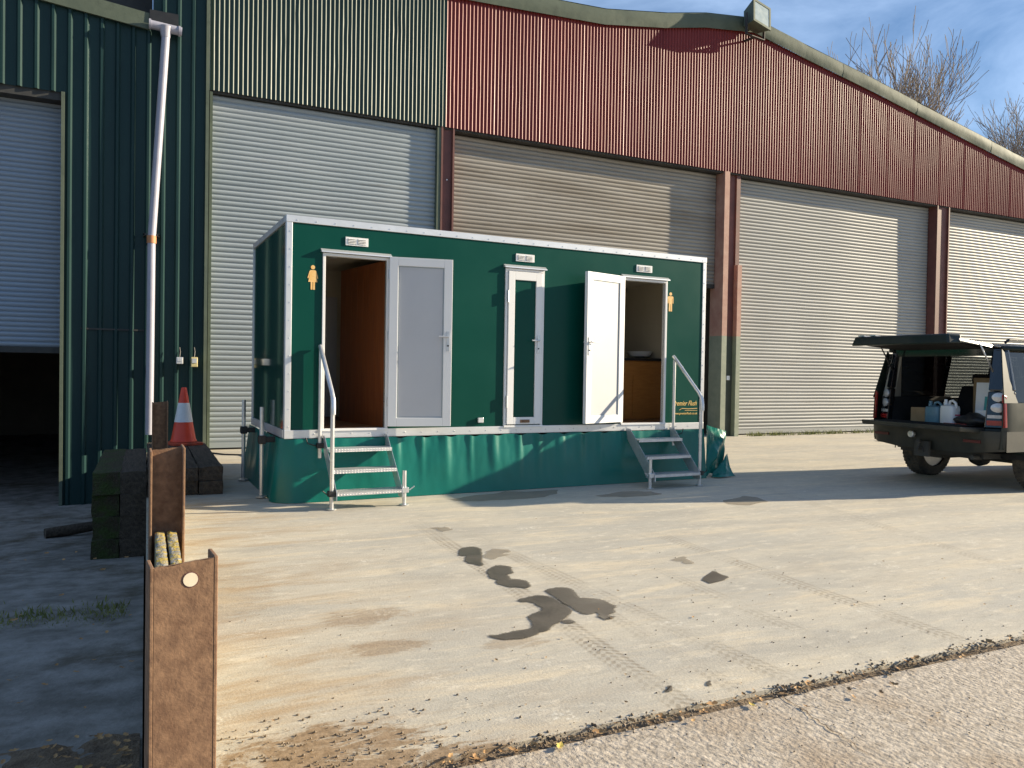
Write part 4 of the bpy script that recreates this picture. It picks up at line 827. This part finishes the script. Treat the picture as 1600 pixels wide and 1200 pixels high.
    ps = MB(); ps.hexa([(RX(.75), s_*.70, .62), (RX(.75)+.12, s_*.94, .62), (RX(.75)+.25, s_*.94, .62), (RX(.75)+.12, s_*.70, .62), (RX(.75), s_*.70, .799), (RX(.75)+.12, s_*.94, .799), (RX(.75)+.25, s_*.94, .799), (RX(.75)+.12, s_*.70, .799)]); ps.build('quarter_panel', M['paint'], car, bevel=.02)
    # wheels
    for cx in (0, 2.885):
        wh = bpy.data.objects.new('wheel', None); COL.objects.link(wh); wh.parent = car; wh.location = (cx, s_*.80, .385)
        t = MB(); t.lathe([(.25, -.125), (.34, -.13), (.372, -.115), (.385, -.07), (.385, .07), (.372, .115), (.34, .13), (.25, .125)], 40, axis='y', cap=False); t.build('tyre', M['tyre'], wh, smooth='auto')
        tb = MB()
        for k in range(44):
            a = 2*pi*k/44
            for yy, da in ((-.085, 0), (-.03, .05), (.03, .0), (.085, .05)):
                c_, n_ = cos(a+da), sin(a+da); tb.hexa([((.380)*c_-d*n_, yy+e, (.380)*n_+d*c_) for d, e in ((-.015, -.02), (.015, -.02), (.015, .02), (-.015, .02))]+[((.392)*c_-d*n_, yy+e, (.392)*n_+d*c_) for d, e in ((-.013, -.018), (.013, -.018), (.013, .018), (-.013, .018))])
        tb.build('tread_blocks', M['tyre'], wh)
        r = MB(); r.lathe([(.25, -.10), (.245, .10), (.225, .09), (.225, .02), (.06, .03)] if s_ > 0 else [(.25, .10), (.245, -.10), (.225, -.09), (.225, -.02), (.06, -.03)], 30, axis='y'); r.build('rim', M['rim'], wh, smooth='auto')
# roof, bonnet, front
rf = MB(); rf.grid(lambda u, v: (-.82+2.9*u, -.80+1.6*v, 1.80+.085*(1-(2*v-1)**4)*(.55+.45*min(1, u*8))*(1 if u < .9 else 1-.4*(u-.9)*10*.3)), 24, 16); rf.build('roof', M['paint'], car, smooth=True)
ws = MB(); ws.quad((2.1, -.78, 1.80), (2.1, .78, 1.80), (2.72, .86, 1.14), (2.72, -.86, 1.14)); ws.build('windscreen', M['glass_dark'], car)
bn = MB(); bn.grid(lambda u, v: (2.70+1.05*u, (-.93+1.86*v)*(1-.08*u), 1.12+.05*(1-(2*v-1)**4)-.06*u*u), 10, 10); bn.build('bonnet', M['paint'], car, smooth=True)
fb = MB(); fb.box(3.66, 3.80, -.88, .88, .42, 1.08); fb.build('front_bumper', M['plastic'], car, bevel=.05)
ub = MB(); ub.box(-.80, 3.5, -.60, .60, .40, .52); ub.path([(0, -.66, .36), (0, .66, .36)], .06, 10); ub.lathe([(.02, -.13), (.12, -.09), (.15, 0), (.12, .09), (.02, .13)], 14, (0, 0, .36), 'y'); ub.box(-.62, -.2, .10, .55, .33, .44); ub.path([(-.95, -.55, .42), (-.3, -.5, .40), (.4, -.4, .42)], .03, 8); ub.path([(.1, -.62, .34), (.9, -.5, .44)], .035, 8); ub.build('underbody', M['dark'], car)
# rear bumper
bp_ = MB()
def bump(u, v):
    a = -1+2*u; y = a*.955; rnd = max(0, (abs(a)-.80)/.20); x = -1.06+.16*rnd**2.2; z = .47+.30*v
    x += .05*(1-v)**2+.0; zlow = .06*max(0, (abs(a)-.5)/.5); z += (1-v)*zlow
    return (x, y, z)
bp_.grid(bump, 40, 6); bp_.quad((-1.06+.16, -.955, .77), (-1.06, -.76, .77), (-1.06, .76, .77), (-.90, .955, .77)); bp_.grid(lambda u, v: (-.90+.40*v, (-.955 if True else 0), .52+.25*u), 2, 2); bp_.grid(lambda u, v: (-.90+.40*v, .955, .52+.25*u), 2, 2); bp_.grid(lambda u, v: (-1.0+.5*v, -.9+1.8*u, .50), 4, 2)
bp_.build('rear_bumper', M['plastic'], car, smooth='auto')
for y0 in (-.62, .70): MB().box(-1.066, -1.050, y0-.11, y0+.11, .615, .65).build('bumper_reflector', mat('dusty_reflector', (.12, .018, .016), (.09, .02, .018), .5, 0, scale=20), car)
tb = MB(); tb.box(-1.12, -.9, .0, .09, .44, .50); tb.box(-1.10, -1.06, -.06, .15, .38, .58); tb.lathe([(.018, 0), (.018, .05), (.026, .06), (.030, .08), (.02, .105)], 14, (-1.16, .045, .50)); tb.box(-1.19, -1.1, .02, .07, .47, .50); tb.build('tow_bar', M['dark'], car, smooth='auto')
MB().lathe([(.045, 0), (.045, -.04), (.03, -.045)], 14, (-1.075, .20, .66), 'x').build('tow_socket', M['alu'], car)
# sill of the load bay, floor, linings, seats
MB().box(-.95, .35, -.70, .70, .72, .80).build('load_floor', M['trim'], car)
for s_ in (-1, 1):
    ln = MB(); ln.hexa([(-.86, s_*.70, .80), (.40, s_*.70, .80), (.40, s_*.86, .80), (-.86, s_*.86, .80), (-.86, s_*.74, 1.14), (.40, s_*.74, 1.14), (.40, s_*.88, 1.14), (-.86, s_*.88, 1.14)]); ln.build('side_trim', M['trim'], car)
    ln = MB(); ln.hexa([(-.80, s_*.72, 1.14), (-.60, s_*.78, 1.14), (-.60, s_*.88, 1.14), (-.84, s_*.88, 1.14), (-.76, s_*.64, 1.74), (-.70, s_*.70, 1.74), (-.70, s_*.80, 1.74), (-.76, s_*.80, 1.74)]); ln.build('pillar_trim', M['headliner'], car)
MB().grid(lambda u, v: (-.80+2.8*u, -.76+1.52*v, 1.765+.04*(1-(2*v-1)**2)), 4, 8).build('headliner', M['headliner'], car, smooth=True)
hdr = MB(); hdr.hexa([(-.80, -.70, 1.70), (-.80, .70, 1.70), (-.70, .70, 1.70), (-.70, -.70, 1.70), (-.82, -.70, 1.80), (-.82, .70, 1.80), (-.70, .70, 1.80), (-.70, -.70, 1.80)]); hdr.build('tailgate_header', M['gloss'], car)
for y0, y1 in ((-.66, -.10), (.06, .66)):
    st = MB(); st.hexa([(.30, y0, .80), (.30, y1, .80), (.44, y1, .80), (.44, y0, .80), (.46, y0+.03, 1.30), (.46, y1-.03, 1.30), (.54, y1-.03, 1.30), (.54, y0+.03, 1.30)]); st.build('seat_back', M['trim'], car, bevel=.03)
    hr = MB(); hr.box(.46, .56, (y0+y1)/2-.12, (y0+y1)/2+.12, 1.32, 1.48); hr.build('headrest', M['trim'], car, bevel=.04)
for y0 in (-.62, .12):
    st = MB(); st.hexa([(1.25, y0, .80), (1.25, y0+.5, .80), (1.40, y0+.5, .80), (1.40, y0, .80), (1.10, y0+.03, 1.40), (1.10, y0+.47, 1.40), (1.2, y0+.47, 1.40), (1.2, y0+.03, 1.40)]); st.build('seat_back', M['trim'], car, bevel=.03)
    hr = MB(); hr.box(1.08, 1.18, y0+.14, y0+.36, 1.42, 1.60); hr.build('headrest', M['trim'], car, bevel=.04)
# tailgates
ut = bpy.data.objects.new('upper_tailgate', None); COL.objects.link(ut); ut.parent = car; ut.location = (-.80, 0, 1.845); ut.rotation_euler = (0, radians(4.5), 0)
fr_ = MB()
def tgp(x): return .70+.05*min(1, -x/.5)
fr_.hexa([(-.72, -.76, -.045), (-.72, .76, -.045), (0, .70, -.055), (0, -.70, -.055), (-.72, -.74, -.0), (-.72, .74, -.0), (0, .68, .0), (0, -.68, .0)]); fr_.build('tailgate_frame', M['gloss'], ut, bevel=.012)
lp = MB(); lp.hexa([(-.86, -.72, -.085), (-.86, .72, -.085), (-.67, .76, -.065), (-.67, -.76, -.065), (-.84, -.68, .04), (-.84, .68, .04), (-.67, .74, .045), (-.67, -.74, .045)]); lp.build('tailgate_lip', M['paint'], ut, bevel=.02)
for y0 in (.42, .60): MB().box(-.82, -.72, y0-.05, y0+.05, .046, .058).build('plate_lamp', M['lens'], ut)
tg = MB(); tg.hexa([(-.66, -.66, -.062), (-.66, .66, -.062), (-.06, .60, -.066), (-.06, -.60, -.066), (-.66, -.66, -.046), (-.66, .66, -.046), (-.06, .60, -.056), (-.06, -.60, -.056)]); tg.build('rear_window', M['trim'], ut)
wp = MB(); wp.path([(-.5, .05, .02), (-.55, .45, .03)], .012, 6); wp.path([(-.45, -.2, .03), (-.58, .5, .025)], .008, 6); wp.build('wiper', M['black'], ut)
for s_ in (-1, 1):
    g = MB(); g.path([(-.84, s_*.72, 1.50), (-1.10, s_*.72, 1.84)], [.012, .008], 8); g.build('gas_strut', M['galv'] if s_ < 0 else M['black'], car, smooth=True)
lt_ = MB(); lt_.hexa([(-1.42, -.72, .765), (-1.42, .72, .765), (-.96, .72, .735), (-.96, -.72, .735), (-1.43, -.73, .825), (-1.43, .73, .825), (-.96, .71, .797), (-.96, -.71, .797)]); o = lt_.build('lower_tailgate', M['plastic'], car, bevel=.012)
MB().box(-1.36, -1.0, -.62, .62, .826, .830).build('tailgate_lining', M['trim'], o)
# load
def inload(x, y, z=.801):
    v = Matrix.Rotation(radians(-1), 3, 'Z') @ Vector((x, y, 0)); return (10.35+v.x, 6.85+v.y, z)
def jug(name, label, x, y, m, w_, d_, h_, rz, prnt=None):
    t = thing(name, label, 'canister', inload(x, y), rz)
    b = MB(); n = 28
    def ring(s_, z): return [((abs(cos(2*pi*k/n))**.5)*(1 if cos(2*pi*k/n) > 0 else -1)*w_/2*s_, (abs(sin(2*pi*k/n))**.5)*(1 if sin(2*pi*k/n) > 0 else -1)*d_/2*s_, z) for k in range(n)]
    rs = [ring(.94, 0), ring(1, .012), ring(1, h_*.62), ring(.93, h_*.74), ring(.45, h_*.80)]
    for r in rs: b.v += r
    for i in range(len(rs)-1):
        for k in range(n): b.face((i*n+k, i*n+(k+1) % n, (i+1)*n+(k+1) % n, (i+1)*n+k))
    b.face(range(n)); b.face([4*n+k for k in range(n)]); b.build('body', m, t, smooth='auto')
    hdl = MB(); hdl.path([(-w_*.05, 0, h_*.76), (-w_*.0, 0, h_*.93), (w_*.2, 0, h_*.96), (w_*.40, 0, h_*.86), (w_*.46, 0, h_*.62)], [.018, .017, .016, .017, .02], 10); hdl.build('handle', m, t, smooth=True)
    cp = MB(); cp.lathe([(.028, h_*.76), (.028, h_*.88), (.022, h_*.90), (.022, h_)], 16, (-w_*.30, 0, 0)); cp.build('neck', m, t, smooth='auto')
    return t
jug('jug', 'blue translucent plastic jug on the car load floor', -.78, .10, M['can'], .22, .18, .30, radians(-90))
t = jug('jug', 'white plastic jug with pink red print beside the blue one', -.80, -.13, M['white'], .21, .17, .33, radians(-95))
m_ = MB(); m_.box(-.04, .05, -.0005, 0, .12, .14); m_.box(-.03, .03, -.0005, 0, .095, .103); o = m_.build('print', M['redprint'], t); o.location = (.108, .0, 0); o.rotation_euler = (0, 0, radians(90))
def carton(label, x, y, z, w_, d_, h_, m, rz=0, cat='box', name='box'):
    t = MB(); t.box(-w_/2, w_/2, -d_/2, d_/2, 0, h_); o = t.build(name, m, loc=inload(x, y, z), bevel=.006); o.rotation_euler = (0, 0, rz); tag(o, label, cat); return o
carton('small brown box left of the blue jug in the car', -.62, .40, .801, .20, .24, .20, M['card'])
carton('tall brown carton deep in the car load bay', .05, -.08, .801, .26, .30, .62, M['card'], .15)
bd = thing('display_board', 'white board with a teal rectangle standing in the car load bay', 'board', inload(-.52, -.50), radians(6))
b = MB(); b.hexa([(-.02, -.20, 0), (.02, -.20, 0), (.02, .20, 0), (-.02, .20, 0), (.05, -.22, .56), (.09, -.22, .56), (.09, .22, .56), (.05, .22, .56)]); b.build('board', M['white'], bd)
b = MB(); b.quad((.006, -.20, .20), (.006, .10, .20), (.030, .10, .38), (.030, -.20, .38)); o = b.build('print', M['teal'], bd); o.location = (-.003, 0, 0)
carton('small white pack in front of the board in the car', -.70, -.50, .90, .04, .13, .11, M['white'], .1, 'box')
bag = MB(); bag.grid(lambda u, v: ((.14*cos(2*pi*u)*sin(pi*v)*(1+.25*fbm(u*4, v*4, 1))), .30*(v-.5)*2*(1+.1*fbm(u*3, v*3, 2)), max(0, .07+.085*sin(2*pi*u)*sin(pi*v)*(1+.5*fbm(u*5, v*5, 3)))), 28, 20); o = bag.build('black_bag', M['black'], loc=inload(-.78, -.46), smooth=True); o.rotation_euler = (0, 0, .15); tag(o, 'crumpled black bag lying in front of the board in the car', 'bag')
carton('flat red tray at the edge of the car load floor', -.88, -.28, .801, .09, .30, .03, M['redlens'], 0, 'tray', 'tray')

# ------------------------------------------------------------------ bare trees behind the barn
def tree(loc, H, label, seed, spread=1.0):
    rnd = random.Random(seed); t = thing('bare_tree', label, 'tree', loc, 0, 'bare winter trees behind the barn')
    tk = MB(); tw = MB()
    def grow(p, d, ln, r, lev):
        n = 4; pts = [p]; rad = [r]
        for i in range(n):
            d = (d+Vector((rnd.gauss(0, .10), rnd.gauss(0, .10), rnd.gauss(.03, .06)))*(1 if lev else .4)).normalized(); p = p+d*ln/n; pts.append(p); rad.append(max(.013, r*(1-.55*(i+1)/n)))
        (tk if lev < 3 else tw).path(pts, rad, 7 if lev < 2 else (4 if lev < 4 else 3), cap=False)
        if lev >= 5: return
        k = (6, 5, 4, 4, 3, 2)[lev]
        for j in range(k):
            i = rnd.randint(1 if lev else 2, n); q = pts[i]; ax = Vector((rnd.gauss(0, 1), rnd.gauss(0, 1), rnd.gauss(0, .3)))
            nd = (d+ax.normalized()*rnd.uniform(.35, .75)*spread+Vector((0, 0, .22))).normalized(); grow(q, nd, ln*rnd.uniform(.55, .78), max(.013, rad[i]*rnd.uniform(.5, .7)), lev+1)
        if lev: grow(pts[-1], (d+Vector((0, 0, .12))).normalized(), ln*.72, rad[-1], lev+1)
    grow(Vector((0, 0, 0)), Vector((0, 0, 1)), H*.34, H*.017, 0)
    k = H/max(v[2] for v in tw.v)
    for m_ in (tk, tw): m_.v = [(v[0]*k, v[1]*k, v[2]*k) for v in m_.v]
    tk.build('trunk', M['bark'], t, smooth=True); tw.build('crown', M['bark'], t, recalc=False)
tree((39.6, 34, -.03), 22.0, 'bare tree rising over the middle of the sloping roof edge', 5)
tree((53.5, 34, -.03), 23.5, 'bare tree at the right edge of the picture over the roof', 9)
